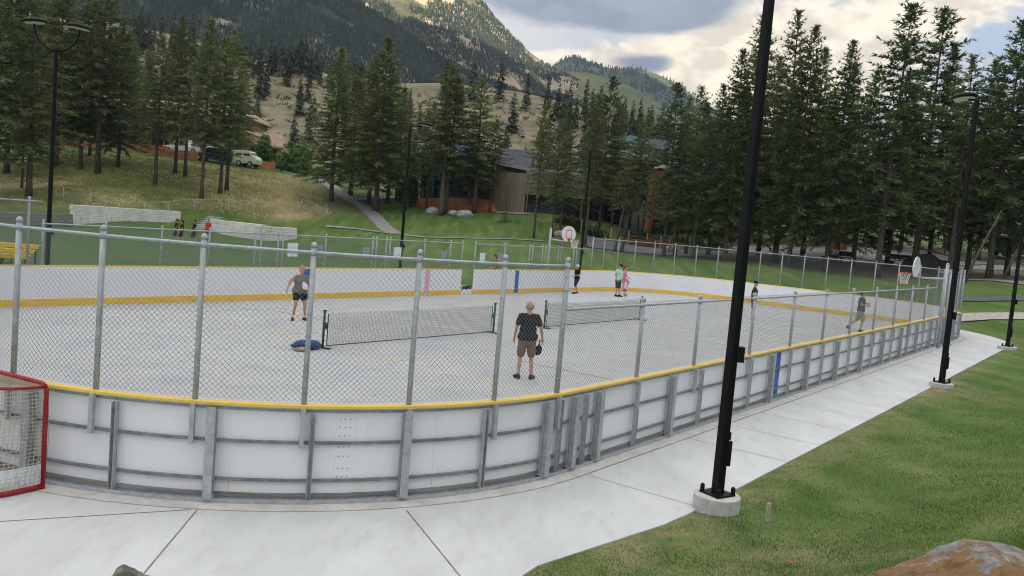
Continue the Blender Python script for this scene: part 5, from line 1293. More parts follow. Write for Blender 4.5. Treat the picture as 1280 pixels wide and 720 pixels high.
for a in [
 ('pine_b', 829, 78, 104, 'slim pine right of the glazed corner of the building', 1.05), ('pine_c', 843, 80, 122, 'pine with a long bare trunk beside the red stained cladding', 1.1), ('pine_d', 857, 85, 108, 'fir behind the long orange bench', 1.), ('pine_b', 866, 76, 128, 'pine at the right end of the long orange bench', 1.1),
 ('fir_c', 885, 84, 105, 'dark fir between the orange bench and the nearest lamp post', 1.1), ('fir_c', 905, 74, 62, 'broad dark fir left of the nearest lamp post', 1.05), ('fir_a', 925, 77, 18, 'tall fir just left of the nearest lamp post', 1.05),
 ('fir_c', 948, 82, 70, 'dark fir hidden partly by the nearest lamp post', 1.1), ('fir_b', 968, 74, 12, 'tall fir just right of the nearest lamp post', 1.1), ('fir_c', 985, 70, 32, 'dark fir before the brown shed', 1.0),
 ('fir_a', 1003, 80, 60, 'fir left of the blue bench', 1.1), ('fir_c', 1032, 68, 50, 'dense round topped fir before the couple on the bench', 1.0), ('fir_d', 1046, 84, 80, 'fir behind the couple on the bench', 1.2), ('fir_c', 1066, 74, 88, 'dark fir left of the green picnic bench', 1.1),
 ('pine_b', 1096, 65, 5, 'tallest pine of the right group with a thick bare trunk', 1.15), ('fir_c', 1108, 76, 90, 'dark fir behind the tallest pine on the right', 1.15), ('pine_b', 1142, 72, 12, 'open crowned pine beside the black asphalt mound', 1.25), ('fir_d', 1160, 80, 60, 'fir behind the black asphalt mound', 1.1),
 ('pine_c', 1186, 66, 70, 'pine just left of the second lamp post', 1.1), ('fir_d', 1208, 70, 75, 'fir directly right of the second lamp post', 1.15), ('pine_b', 1236, 66, 26, 'pine with the highest tip at the right edge', 1.2), ('fir_c', 1258, 72, 60, 'dark fir before the green vehicle at the right edge', 1.15),
 ('fir_d', 1284, 64, 40, 'fir cut by the right edge of the view', 1.15), ('fir_c', 1222, 90, 105, 'fir in the back row at the right edge', 1.3), ('fir_c', 1125, 96, 120, 'fir in the back row behind the tallest pine', 1.3), ('fir_a', 1185, 98, 125, 'fir in the back row behind the picnic table', 1.3), ('fir_c', 1020, 96, 110, 'fir in the back row behind the brown shed', 1.3), ('fir_c', 915, 96, 110, 'fir in the back row left of the nearest lamp post', 1.3), ('fir_c', 972, 100, 100, 'fir in the back row right of the nearest lamp post', 1.3)]:
    tree(*a[:5], GR, a[5])
# leaning bare trunks at the right edge
for px, d, tilt, lb in ((1205, 60, .30, 'thin bare leaning trunk beside the second lamp post'), (1252, 62, .34, 'thin bare leaning trunk at the right edge')):
    p = at(px, d); t = thing('leaning_trunk', lb, 'tree', p, 0, GR); m = MB(); m.smooth = True
    m.tube([(0, 0, -.2), (tilt * 2, .1, 1.7), (tilt * 4.5, .1, 3.6), (tilt * 7, .2, 5.3)], [.12, .10, .08, .03], 7); m.tube([(tilt * 4.4, .1, 3.5), (tilt * 4.4 + .8, .5, 4.6)], [.045, .02], 5); m.tube([(tilt * 5, .1, 4.0), (tilt * 5 - .6, -.3, 4.9)], [.04, .015], 5)
    m.build('trunk', K['bark'], t)
# leafy bushes
def leafball(name, loc, size, n, mat, label, cat, group=None, leaf=.16, seed=1, trunk=False, clumps=9):
    r = np.random.RandomState(seed); sx_, sy_, sz_ = size
    C = r.normal(0, 1, (clumps, 3)); C /= np.linalg.norm(C, axis=1)[:, None]; C *= r.uniform(.3, .75, (clumps, 1)); C[:, 2] = np.abs(C[:, 2]) * .9
    rad = r.uniform(.32, .5, clumps); ci = r.randint(0, clumps, n)
    U = r.normal(0, 1, (n, 3)); U /= np.linalg.norm(U, axis=1)[:, None]
    P = C[ci] + U * (rad[ci] * r.uniform(.65, 1.05, n))[:, None]
    P = P * np.array([sx_, sy_, sz_]); P[:, 2] = np.maximum(P[:, 2], .03)
    N = U + r.normal(0, .5, U.shape); N /= np.linalg.norm(N, axis=1)[:, None]
    A = np.cross(N, r.normal(0, 1, N.shape)); A /= np.linalg.norm(A, axis=1)[:, None]; Bv = np.cross(N, A); ls = leaf * r.uniform(.6, 1.3, (n, 1))
    V = np.stack([P - A * ls * .5, P + Bv * ls * .35, P + A * ls * .5, P - Bv * ls * .35], 1).reshape(-1, 3)
    t = thing(name, label, cat, loc, 0, group)
    link('crown', npmesh('crown', V, np.arange(len(V)).reshape(-1, 4), mat), t)
    m = MB(); m.smooth = True
    for k in range(clumps): m.tube([(0, 0, -.1), tuple(C[k] * np.array(size) * .5), tuple(C[k] * np.array(size))], [.05 * max(size[0], .4) / 2, .03 * max(size[0], .4) / 2, .01], 5)
    m.build('trunk', K['bark'], t)
    return t
p = at(368, 118); leafball('leafy_bush', p, (3.0, 2.6, 4.6), 5200, K['leaf'], 'big bright green leafy bush left of the fir by the path', 'bush', leaf=.42, seed=4, clumps=14)
p = at(329, 116); leafball('leafy_tree', (p[0], p[1], p[2] + .8), (1.7, 1.7, 4.2), 2200, K['leaf'], 'bright green leafy small tree beside the camper', 'tree', leaf=.40, seed=9)
p = at(508, 97); leafball('leafy_tree', (p[0], p[1], p[2] + .6), (1.5, 1.5, 4.4), 2000, K['hedge'], 'dark leafy small tree beside the middle lamp post', 'tree', leaf=.36, seed=19)
GH_ = 'shrubs in front of the wooden building'
for i, (px, d, w_, h_, lb) in enumerate([(706, 93, 1.5, 1.5, 'dark rounded shrub left of the backboard pole'), (722, 92, 1.7, 1.6, 'dark rounded shrub behind the basketball backboard'), (742, 91, 1.6, 1.4, 'dark rounded shrub behind the far lamp post'), (790, 94, 1.7, 1.2, 'clipped shrub at the left end of the hedge row'), (806, 94, 1.5, 1.1, 'clipped shrub above the long orange bench'),
        (826, 93, 1.7, 1.1, 'clipped shrub at the right part of the hedge row'), (850, 92, 1.6, 1.2, 'loose shrub right of the long orange bench'), (872, 91, 1.7, 1.3, 'loose shrub before the stained wall'), (894, 90, 1.7, 1.3, 'loose shrub left of the broad dark fir')]):
    p = at(px, d); leafball('shrub', p, (w_, w_ * .8, h_), 900, K['hedge'], lb, 'shrub', GH_, leaf=.22, seed=30 + i)
# ---------------------------------------------------------------- conifers on the dry hillside
HP = []
def hilltree_mesh(seed):
    r = np.random.RandomState(seed); H = 10.; n = 34; Vs = []
    for i in range(n):
        t = (i + r.rand()) / n; z = H * (.1 + .9 * t); L_ = 1.9 * (1 - t) ** .8 * r.uniform(.7, 1.25) + .15
        k = 9
        for j in range(k):
            a = r.rand() * 6.28; q = r.uniform(.3, 1); c = np.array([math.cos(a), math.sin(a), -.35]) ; b0 = np.array([0, 0, z]) + c * L_ * q * .55
            ax = c + r.normal(0, .35, 3); sd = np.cross(ax, [0, 0, 1]); sd /= np.linalg.norm(sd) + 1e-6; l = L_ * r.uniform(.35, .7) + .25
            Vs.append(b0 - sd * l * .36); Vs.append(b0 + sd * l * .36); Vs.append(b0 + ax * l + np.array([0, 0, r.uniform(-.15, .3)]) * l)
    V = np.array(Vs); Fc = np.arange(len(V)).reshape(-1, 3)
    m = MB(); m.tube([(0, 0, -.5), (0, 0, H * .9)], [.16, .03], 5)
    tv = np.array(m.v); tf = np.array([f for f in m.f if len(f) == 4]); tf3 = np.concatenate([tf[:, [0, 1, 2]], tf[:, [0, 2, 3]]])
    return npmesh('hillside_tree', np.concatenate([V, tv]), np.concatenate([Fc, tf3 + len(V)]), [K['hilltree'], K['bark']], np.concatenate([np.zeros(len(Fc)), np.ones(len(tf3))]))
HP = [hilltree_mesh(s) for s in range(60, 66)]
rs = np.random.RandomState(5)
def hilldens(px, py, t):
    crest = interp([(0, 20), (250, 56), (330, 84), (480, 106), (640, 118), (760, 150), (900, 220)], px)
    up_ = py - crest
    v = .10
    if up_ < 20 and px < 470: v = .6
    if px < 260: v = max(v, .6)
    if 260 <= px < 480 and t > .45: v = max(v, .2)
    if up_ < 12 and 540 < px < 700: v = max(v, .55)
    if 690 < px < 860: v = max(v, .7 if up_ < 40 else .35)
    if t < .3: v = max(v, .5 if px > 480 else .2)
    if px > 860: v = .4
    return v
cnt = 0; tries = 0; used = []
while cnt < 285 and tries < 9000:
    tries += 1
    fc, ft = rs.uniform(.26, .86), rs.uniform(.10, .99) ** (.75)
    P = hill.sample(np.array([fc]), np.array([ft * (1 / hill.t[-1])]))[0]
    px, py = project(P)
    if not (-30 < px < 1000): continue
    if rs.rand() > hilldens(px, py, ft): continue
    if any((px - a) ** 2 + (2 * (py - b_)) ** 2 < 14 for a, b_ in used): continue
    used.append((px, py)); cnt += 1
    k = rs.uniform(.65, 1.25) * (1.1 if ft < .4 else .95)
    reg = 'crest of the dry hill' if ft > .78 else ('foot of the dry hill' if ft < .35 else 'open slope of the dry hill')
    side = 'behind the left conifers' if px < 330 else ('above the path fir' if px < 520 else ('behind the twin pines' if px < 690 else 'behind the wooden building'))
    o = link('hillside_tree', HP[rs.randint(6)], None, P - np.array([0, 0, .3]), rs.rand() * 6); o.scale = (k, k, k * rs.uniform(.9, 1.2))
    tag(o, 'small distant conifer on the %s %s' % (reg, side), 'tree', 'conifers on the %s %s' % (reg, side))
# low scrub dotted over the dry slope
N_ = 2600; fc, ft = rs.uniform(.24, .84, N_), rs.uniform(.05, 1., N_) * (1 / hill.t[-1]); P = hill.sample(fc, ft)
Cn = []; Vv = []
for p_ in P:
    s_ = rs.uniform(.4, 1.1)
    for _ in range(9):
        c = p_ + rs.normal(0, .45, 3) * s_ * np.array([1, 1, .4]) + np.array([0, 0, .3 * s_]); a = rs.normal(0, 1, 3); b_ = rs.normal(0, 1, 3)
        Vv += [c, c + a * .42 * s_, c + b_ * .42 * s_]
Vv = np.array(Vv)
tag(link('hillside_scrub', npmesh('hillside_scrub', Vv, np.arange(len(Vv)).reshape(-1, 3), M_('scrub', (.10, .115, .055), .9, .35, .05, spec=.05))), kind='stuff')
# ---------------------------------------------------------------- grass blades
def blades(name, X, Y, h, wdt, mats, mi, lean=.5, seed=3, zoff=0.):
    r = np.random.RandomState(seed); n = len(X); Z = terr(X, Y) + zoff
    a = r.rand(n) * 6.28; l = r.rand(n) * lean; b_ = r.rand(n) * 6.28
    hh = h * r.uniform(.6, 1.25, n); ww = wdt * r.uniform(.7, 1.3, n)
    V = np.empty((n, 3, 3))
    V[:, 0] = np.stack([X - np.cos(a) * ww, Y - np.sin(a) * ww, Z - .005], -1); V[:, 1] = np.stack([X + np.cos(a) * ww, Y + np.sin(a) * ww, Z - .005], -1)
    V[:, 2] = np.stack([X + np.cos(b_) * l * hh, Y + np.sin(b_) * l * hh, Z + hh * np.sqrt(1 - np.minimum(l, .95) ** 2)], -1)
    return tag(link(name, npmesh(name, V.reshape(-1, 3), np.arange(n * 3).reshape(-1, 3), mats, mi)), kind='stuff')
r = np.random.RandomState(77)
n = 500000; u = r.rand(n); Yb = 3.2 + 24 * u ** 1.7; Xb = (r.uniform(-.12, .95, n)) * Yb
sdv = rink_sd(Xb, Yb); inap = inpoly(Xb, Yb, poly)
k = (sdv > 2.13 + r.uniform(-.03, .05, n)) & ~inap; Xb, Yb = Xb[k], Yb[k]
clump_ = np.array([mnoise.noise((x * 1.3, y * 1.3, 0)) for x, y in zip(Xb, Yb)])
k = clump_ + r.uniform(-.6, .6, len(Xb)) > -.42; Xb, Yb, clump_ = Xb[k], Yb[k], clump_[k]
edge = np.exp(-((rink_sd(Xb, Yb) - 2.2) / .3) ** 2)
mi = (r.rand(len(Xb)) < .16 + .22 * (clump_ < -.1) + .25 * edge).astype(int)
blades('lawn_grass', Xb, Yb, .031 * (1 + .3 * clump_) * (1 - .4 * edge), .0042, [K['blade'], K['blade_dry']], mi, .85)
bx0, by0 = np.array(bank_poly).min(0); bx1, by1 = np.array(bank_poly).max(0)
n = 62000; Xb, Yb = r.uniform(bx0, bx1, n), r.uniform(by0, by1, n); k = inpoly(Xb, Yb, bank_poly); Xb, Yb = Xb[k], Yb[k]
d_ = np.array([mnoise.fractal((x * .16, y * .16, 3.3), 1, 2, 3) for x, y in zip(Xb, Yb)])
pxb = np.array([project((x, y, 5))[0] for x, y in zip(Xb, Yb)])
k = d_ + r.uniform(-.5, .5, len(Xb)) > -.45; Xb, Yb, d_, pxb = Xb[k], Yb[k], d_[k], pxb[k]
mi = (d_ + r.uniform(-.25, .25, len(Xb)) + np.clip((250 - pxb) / 200, -.5, .5) > .0).astype(int)
blades('bank_grass', Xb, Yb, .27, .05, [K['blade_tan'], K['blade_grn']], mi, .8, 8)
# ================================================================ paths draped on the ground
def strip(name, pts, wd, mat, zoff=.03, step=1.2, kind='structure'):
    P = [np.array(p[:2], float) for p in pts]; W = wd if hasattr(wd, '__len__') else [wd] * len(P)
    Q, WW = [], []
    for i in range(len(P) - 1):
        k = max(int(np.linalg.norm(P[i + 1] - P[i]) / step), 1)
        for j in range(k): Q.append(P[i] + (P[i + 1] - P[i]) * j / k); WW.append(W[i] + (W[i + 1] - W[i]) * j / k)
    Q.append(P[-1]); WW.append(W[-1]); Q = np.array(Q)
    T = np.gradient(Q, axis=0); T /= np.linalg.norm(T, axis=1)[:, None]; Nn = np.column_stack([-T[:, 1], T[:, 0]])
    c = 5; V = []
    for i in range(len(Q)):
        for j in range(c):
            o = (j / (c - 1) - .5) * WW[i]; x, y = Q[i] + Nn[i] * o; V.append((x, y, 0))
    V = np.array(V); V[:, 2] = terr(V[:, 0], V[:, 1]) + zoff
    ii = np.arange(len(Q) * c).reshape(-1, c); Fq = np.stack([ii[:-1, :-1], ii[:-1, 1:], ii[1:, 1:], ii[1:, :-1]], -1).reshape(-1, 4)
    return tag(link(name, npmesh(name, V, Fq[:, ::-1], mat)), kind=kind)
strip('paved_path', [G(494, 292), G(475, 278), G(452, 258), G(436, 249), G(420, 238), G(405, 228), G(385, 218), G(350, 214)], [1.6, 1.5, 1.5, 1.7, 2.0, 2.6, 3.6, 4.2], K['path'], .06)
strip('paved_path', [G(436, 249), G(470, 248), G(505, 247), G(540, 252), G(600, 264), G(665, 268)], [1.6, 1.6, 1.6, 1.6, 1.6, 1.4], K['path'], .08)
strip('paved_path', [G(408, 283), G(450, 287), G(494, 293), G(530, 297), G(600, 299), G(690, 303), G(770, 317), G(850, 322)], .7, K['path'], .07)
strip('paved_path', [G(1208, 350), G(1250, 351), G(1300, 357)], 1.6, K['path'], .05)
strip('asphalt_path', [G(1196, 374), G(1240, 374), G(1300, 374)], 1.4, K['asphalt'], .05)
strip('gravel_path', [G(1188, 398), G(1235, 395), G(1300, 396)], 2.6, K['gravel'], .05)
strip('basketball_court', [at(728, 87), at(790, 86), at(880, 84), at(905, 83)], 7, K['court'], .08)
_lo = [ray_at(516, 251.5, 97.2), ray_at(545, 255.5, 96.8), ray_at(575, 259, 96.4), ray_at(600, 262, 96), ray_at(622, 265, 95.8)]
_hi = [ray_at(512, 247.5, 98.6), ray_at(545, 247.5, 98.6), ray_at(575, 247.5, 98.4), ray_at(598, 248, 98.2), ray_at(614, 250, 97.6)]
_m = MB(); _m.add([tuple(p) for p in _lo] + [tuple(p) for p in _hi] + [(p[0], p[1] + .2, p[2] - 3) for p in _hi] + [(p[0], p[1], p[2] - .5) for p in _lo], [(i, i + 1, 6 + i, 5 + i) for i in range(4)] + [(5 + i, 6 + i, 11 + i, 10 + i) for i in range(4)] + [(15 + i, 16 + i, 1 + i, i) for i in range(4)] + [(0, 5, 10, 15), (4, 19, 14, 9)])
tag(_m.build('mulch_bed', K['mulch']), kind='structure')
strip('park_yard', [at(955, 84), at(1040, 86), at(1130, 88), at(1215, 90)], 16, K['path'], .05)
strip('parking_lot', [at(90, 119), at(200, 117), at(330, 114)], 9, K['asphalt'], .06)

# ================================================================ stone block wall with steps
def blockwall(name, a, b_, h, courses, label, blk=1.5, depth=.7, seed=1, mat='stoneblock'):
    a, b_ = np.array(a[:2]), np.array(b_[:2]); d = b_ - a; Ln = np.linalg.norm(d); z = min(tz(*a), tz(*b_), 0.1) - .15
    t = thing(name, label, 'wall', (a[0], a[1], z), math.atan2(d[1], d[0])); r_ = random.Random(seed); hc = (h + .15) / courses
    m = MB()
    for c in range(courses):
        x = -(blk * .5 if c % 2 else 0)
        while x < Ln:
            l = blk * r_.uniform(.8, 1.2); x0, x1 = max(x, 0), min(x + l, Ln)
            if x1 - x0 > .15: m.box(((x0 + x1) / 2, depth / 2 + c * .10 + r_.uniform(-.025, .025), hc * (c + .5)), (x1 - x0 - .025, depth, hc - .02))
            x += l
    m.build('stone_course', K[mat], t, bevel=.03)
    m = MB(); m.box((Ln / 2, depth / 2 + .3, h * .48), (Ln - .1, depth * .7, h * .9)); m.build('backing', K['dirt'], t)
    return t
W0, W1, W2, W3, W4 = plane(94, 281.5, 0), plane(228, 287, 0), plane(258, 290, 0), plane(322, 297.5, 0), plane(392, 304, 0)
blockwall('stone_wall', W0, W1, 1.68, 4, 'pale stone block retaining wall behind the people on the field, left of the steps')
blockwall('stone_wall', W2, W3, 1.45, 4, 'pale stone block retaining wall below the dry bank, right of the steps', seed=4)
blockwall('stone_wall', W3, plane(372, 300, 0), 1.3, 3, 'low end of the pale stone block wall tapering towards the path', seed=6)
q0, q1 = plane(-60, 281, 0), plane(92, 282.5, 0)
d = q1 - q0; t = thing('timber_wall', 'low grey timber retaining wall at the left end of the stone wall', 'wall', q0, math.atan2(d[1], d[0])); Ln = float(np.hypot(d[0], d[1]))
for k in range(4): m = MB(); m.box((Ln / 2, .1 + .03 * k, .13 + k * .25), (Ln, .22, .24)); m.build('timber_course', K['timber'], t, bevel=.02)
d = W2 - W1; t = thing('stone_steps', 'grey stone steps between the two pale stone walls', 'steps', W1, math.atan2(d[1], d[0])); Ln = float(np.hypot(d[0], d[1]))
for k in range(7): m = MB(); m.box((Ln / 2, -.3 + .42 * k, .14 + .1 * k), (Ln - .05, .5, .28 + .2 * k)); m.build('step', K['stepstone'], t, bevel=.02)
# thin fence along the top of the wall and bank
def wirefence(label, pts, H, n, post_r=.03, rail=True, mesh=True, group=None, mat='galv'):
    P = [np.array(p[:2], float) for p in pts]; L_ = [0]
    for i in range(len(P) - 1): L_.append(L_[-1] + np.linalg.norm(P[i + 1] - P[i]))
    def pos(s): return np.array([np.interp(s, L_, [p[0] for p in P]), np.interp(s, L_, [p[1] for p in P])])
    o = P[0]; z0 = tz(*o); t = thing('wire_fence', label, 'fence', (o[0], o[1], z0), 0, group)
    gz = lambda s: tz(*pos(s)) - z0
    for s in np.linspace(0, L_[-1], n):
        x, y = pos(s) - o; m = MB(); m.smooth = True; m.tube([(x, y, gz(s) - .3), (x, y, gz(s) + H)], post_r, 6); m.build('fence_post', K[mat], t)
    ss = np.linspace(0, L_[-1], int(L_[-1]) + 2)
    m = MB(); m.tube([(*(pos(s) - o), gz(s) + H - .04) for s in ss], .02, 5); m.build('top_rail', K[mat], t)
    if mesh:
        m = MB()
        k = int(L_[-1] / .22); xs = [(pos(s) - o, gz(s)) for s in np.linspace(0, L_[-1], k)]
        for i in range(k - 1):
            (a, za), (b_, zb) = xs[i], xs[i + 1]
            nq = int(H / .22)
            for j in range(nq):
                h0, h1 = .05 + j * .2, .05 + (j + 1) * .2
                m.tube([(a[0], a[1], za + h0), (b_[0], b_[1], zb + h1)], .004, 3, False); m.tube([(a[0], a[1], za + h1), (b_[0], b_[1], zb + h0)], .004, 3, False)
        m.build('wire_mesh', K['wire'], t, recalc=False)
    return t
wirefence('thin wire fence along the top of the stone wall below the dry bank', [at(-40, 82), at(76, 80), at(155, 80), at(225, 85), at(300, 88), at(372, 91)], 1.25, 14)
wirefence('thin wire fence panel at the right end of the dry bank', [at(376, 92), at(386, 92), at(407, 89)], 1.2, 3)

# ================================================================ left: terracotta apartments, wall, cars
def local_thing(name, label, cat, px, d, rz=0., group=None, zoff=0.):
    p = at(px, d); return thing(name, label, cat, (p[0], p[1], p[2] + zoff), rz, group)
def window(parent, x, y, z, w_, h, ny=-1, fr=.12, mat='glass'):
    """window facing -y (or +-x when ny = 'x')"""
    m = MB(); m.box((x, y, z), (w_, .1, h)); f_ = m.build('window', K[mat], parent)
    m = MB()
    for (cx, cz, sx_, sz_) in ((x, z + h / 2, w_ + fr, fr), (x, z - h / 2, w_ + fr, fr), (x - w_ / 2, z, fr, h - fr), (x + w_ / 2, z, fr, h - fr), (x, z, fr * .5, h - fr)): m.box((cx, y - .03, cz), (sx_, .12, sz_))
    m.build('frame', K['dark'], f_)
apt = local_thing('apartment_building', 'terracotta apartment block with dark balconies behind the left conifers', 'building', 200, 134, math.radians(3))
m = MB(); m.box((0, 6, 2.6), (27, 11, 6.4)); m.build('wall', K['stucco'], apt)
m = MB(); m.add([(-14.2, -.6, 5.9), (14.2, -.6, 5.9), (11.2, 6, 8.0), (-11.2, 6, 8.0), (14.2, 12.6, 5.9), (-14.2, 12.6, 5.9), (-14.2, -.6, 5.6), (14.2, -.6, 5.6), (14.2, 12.6, 5.6), (-14.2, 12.6, 5.6)], [(0, 1, 2, 3), (3, 2, 4, 5), (0, 6, 7, 1), (5, 4, 8, 9), (1, 7, 8, 4, 2), (0, 3, 5, 9, 6), (6, 9, 8, 7)]); m.build('roof', K['roof_tan'], apt)
for fl in (0, 1):
    for k in range(7):
        x = -10.8 + k * 3.6; window(apt, x - .6, .48, 1.15 + fl * 2.8, 1.5, 1.8)
        m = MB(); m.box((x + 1.0, .46, 1.05 + fl * 2.8), (.95, .1, 2.0)); dr = m.build('door', K['dark'], apt)
for k in range(8):
    m = MB(); m.box((-12.6 + k * 3.6, -.95, 2.5), (.25, .25, 6.2)); m.build('balcony_post', K['wood_or'], apt)
m = MB(); m.box((0, -.35, 2.7), (26.2, 1.5, .25)); m.build('balcony_slab', K['dark'], apt)
m = MB()
for k in range(88): m.box((-12.9 + k * .297, -1.1, 3.3), (.06, .06, 1.0))
m.box((0, -1.1, 3.85), (26, .1, .1)); m.build('balcony_railing', K['dark'], apt)
def garden_wall(label, a, b_, h, mat, th=.3, n=None):
    a, b_ = np.array(a), np.array(b_); d = b_[:2] - a[:2]; Ln = float(np.linalg.norm(d)); rz = math.atan2(d[1], d[0])
    t = thing('garden_wall', label, 'wall', a, rz); dz = float(b_[2] - a[2]); m = MB(); n = n or max(int(Ln / 2.4), 1)
    for k in range(n):
        x0, x1 = Ln * k / n, Ln * (k + 1) / n; zc = dz * (k + .5) / n
        m.box(((x0 + x1) / 2, 0, zc + h / 2 - .3), (x1 - x0 - .02, th, h + .6))
    m.build('wall_panel', K[mat], t)
    m = MB()
    for k in range(n + 1): m.box((Ln * k / n, 0, dz * k / n + h / 2 - .25), (.34, th + .08, h + .62))
    m.build('pier', K[mat], t); return t
garden_wall('long terracotta wall along the parking above the dry bank', at(70, 108), at(206, 107), 1.25, 'wall_or')
garden_wall('short terracotta wall between the parked white cars', at(206, 106.8), at(245, 107), 1.0, 'wall_or')
garden_wall('terracotta wall right of the camper above the bank', at(322, 110), at(342, 111), 1.0, 'wall_or')
def car(label, px, d, rz, mat, Ln=4.6, Wd=1.85, Ht=1.7, kind='suv', cat='car', name='parked_car'):
    t = local_thing(name, label, cat, px, d, rz, None, .06)
    L2 = Ln / 2
    if kind == 'camper':
        low = [(-L2, .35), (L2, .35), (L2, .9), (L2 - .25, 1.25), (L2 - .75, 1.45), (L2 - .9, Ht - .15), (L2 - 1.1, Ht), (-L2 + .15, Ht), (-L2, Ht - .2)]
        cab = None
    else:
        low = [(-L2, .35), (L2, .35), (L2 + .02, .62), (L2 - .08, .86), (L2 - 1.15, .98), (-L2 + .05, 1.0), (-L2 - .02, .7)]
        cab = [(-L2 + .06, .97), (L2 - 1.15, .97), (L2 - 1.75, Ht - .08), (L2 - 2.0, Ht), (-L2 + .45, Ht), (-L2 + .2, Ht - .12)] if kind != 'pickup' else [(-L2 + 1.7, .97), (L2 - 1.2, .97), (L2 - 1.8, Ht - .06), (-L2 + 2.0, Ht)]
    def ext(m, prof, w0, w1=None):
        n = len(prof); w1 = w1 or w0; zmin, zmax = min(p[1] for p in prof), max(p[1] for p in prof)
        wd = [w0 + (w1 - w0) * (p[1] - zmin) / (zmax - zmin) for p in prof]
        m.add([(p[0], -w_ / 2, p[1]) for p, w_ in zip(prof, wd)] + [(p[0], w_ / 2, p[1]) for p, w_ in zip(prof, wd)], [tuple(range(n)), tuple(range(2 * n - 1, n - 1, -1))] + [(i, (i + 1) % n, n + (i + 1) % n, n + i) for i in range(n)])
    m = MB(); ext(m, low, Wd, Wd if kind != 'camper' else Wd * .96)
    if cab: ext(m, cab, Wd - .06, Wd * .8)
    m.build('body', K[mat], t, bevel=.06)
    m = MB()
    if cab:
        zb, zt_ = 1.03, Ht - .14; f0, f1 = cab[1][0] - .22, cab[2][0] - .12; b0, b1 = cab[0][0] + .25, (cab[-1][0] if kind == 'pickup' else cab[-2][0]) + .12
        for sg in (-1, 1):
            y0, y1 = sg * (Wd / 2 - .03), sg * (Wd * .415)
            for (xa, xb, xc, xd) in ((b0, (b0 + f0) / 2 - .05, (b0 + f0) / 2 - .05, b1), ((b0 + f0) / 2 + .05, f0, f1, (b0 + f0) / 2 + .05)):
                m.add([(xa, y0, zb), (xb, y0, zb), (xc, y1 + sg * .012, zt_), (xd, y1 + sg * .012, zt_)], [(0, 1, 2, 3)])
        m.add([(cab[1][0] - .02, -Wd * .44, 1.03), (cab[1][0] - .02, Wd * .44, 1.03), (cab[2][0] + .03, Wd * .38, Ht - .12), (cab[2][0] + .03, -Wd * .38, Ht - .12)], [(0, 1, 2, 3)])
    else:
        for sg in (-1, 1):
            y = sg * (Wd * .49 + .012)
            for xa, xb in ((L2 - 1.5, L2 - .95), (-.2, .75), (-L2 + .4, -L2 + 1.2)): m.add([(xa, y, 1.35), (xb, y, 1.35), (xb - (.1 if xa > L2 - 2 else 0), y, Ht - .35), (xa, y, Ht - .35)], [(0, 1, 2, 3)])
        m.add([(L2 - .73, -Wd * .42, 1.5), (L2 - .73, Wd * .42, 1.5), (L2 - .87, Wd * .40, Ht - .2), (L2 - .87, -Wd * .40, Ht - .2)], [(0, 1, 2, 3)])
    m.build('window_glass', K['glass'], t, recalc=False)
    for x in (L2 - .85, -L2 + .85):
        for sg in (-1, 1):
            m = MB(); m.smooth = True; m.lathe([(.2, -.11), (.34, -.11), (.36, -.06), (.36, .06), (.34, .11), (.2, .11)], 16, (x, sg * (Wd / 2 - .08), .36), 'y'); wh = m.build('wheel', K['tyre'], t)
            m = MB(); m.lathe([(.02, 0), (.21, 0), (.21, .02), (.02, .03)], 12, (x, sg * (Wd / 2 + .025) - (.0 if sg > 0 else .02), .36), 'y'); m.build('rim', K['rim'], wh)
    for sg in (-1, 1):
        m = MB(); m.box((L2 + .005, sg * Wd * .36, .74), (.06, .36, .14)); m.build('headlight', K['lens'], t)
    return t
car('white pickup parked behind the terracotta wall', 230, 112, math.radians(172), 'carwhite', 5.2, 1.9, 1.85, 'pickup')
car('white car parked right of the white pickup', 247, 113, math.radians(160), 'carwhite', 4.3, 1.8, 1.5)
car('dark grey car parked before the two close pines', 267, 108.5, math.radians(175), 'cardark', 4.8, 1.9, 1.75)
car('dark red car parked just left of the camper', 289, 112, math.radians(200), 'carred', 4.4, 1.85, 1.6)
car('cream green camper van with a bulging roof parked above the bank', 309, 108.5, math.radians(-8), 'camper', 3.2, 1.8, 1.95, 'camper', 'camper van', 'camper_van')
bt = local_thing('low_trailer', 'low dark flatbed trailer right of the terracotta wall', 'trailer', 349, 112, 0, None, .05)
m = MB(); m.box((0, 0, .55), (2.0, 1.4, .3)); m.build('bed', K['dark'], bt, bevel=.03)
for x in (-.5, .5):
    m = MB(); m.lathe([(.1, -.09), (.3, -.09), (.32, 0), (.3, .09), (.1, .09)], 12, (x, -.72, .32), 'y'); m.build('wheel', K['tyre'], bt)
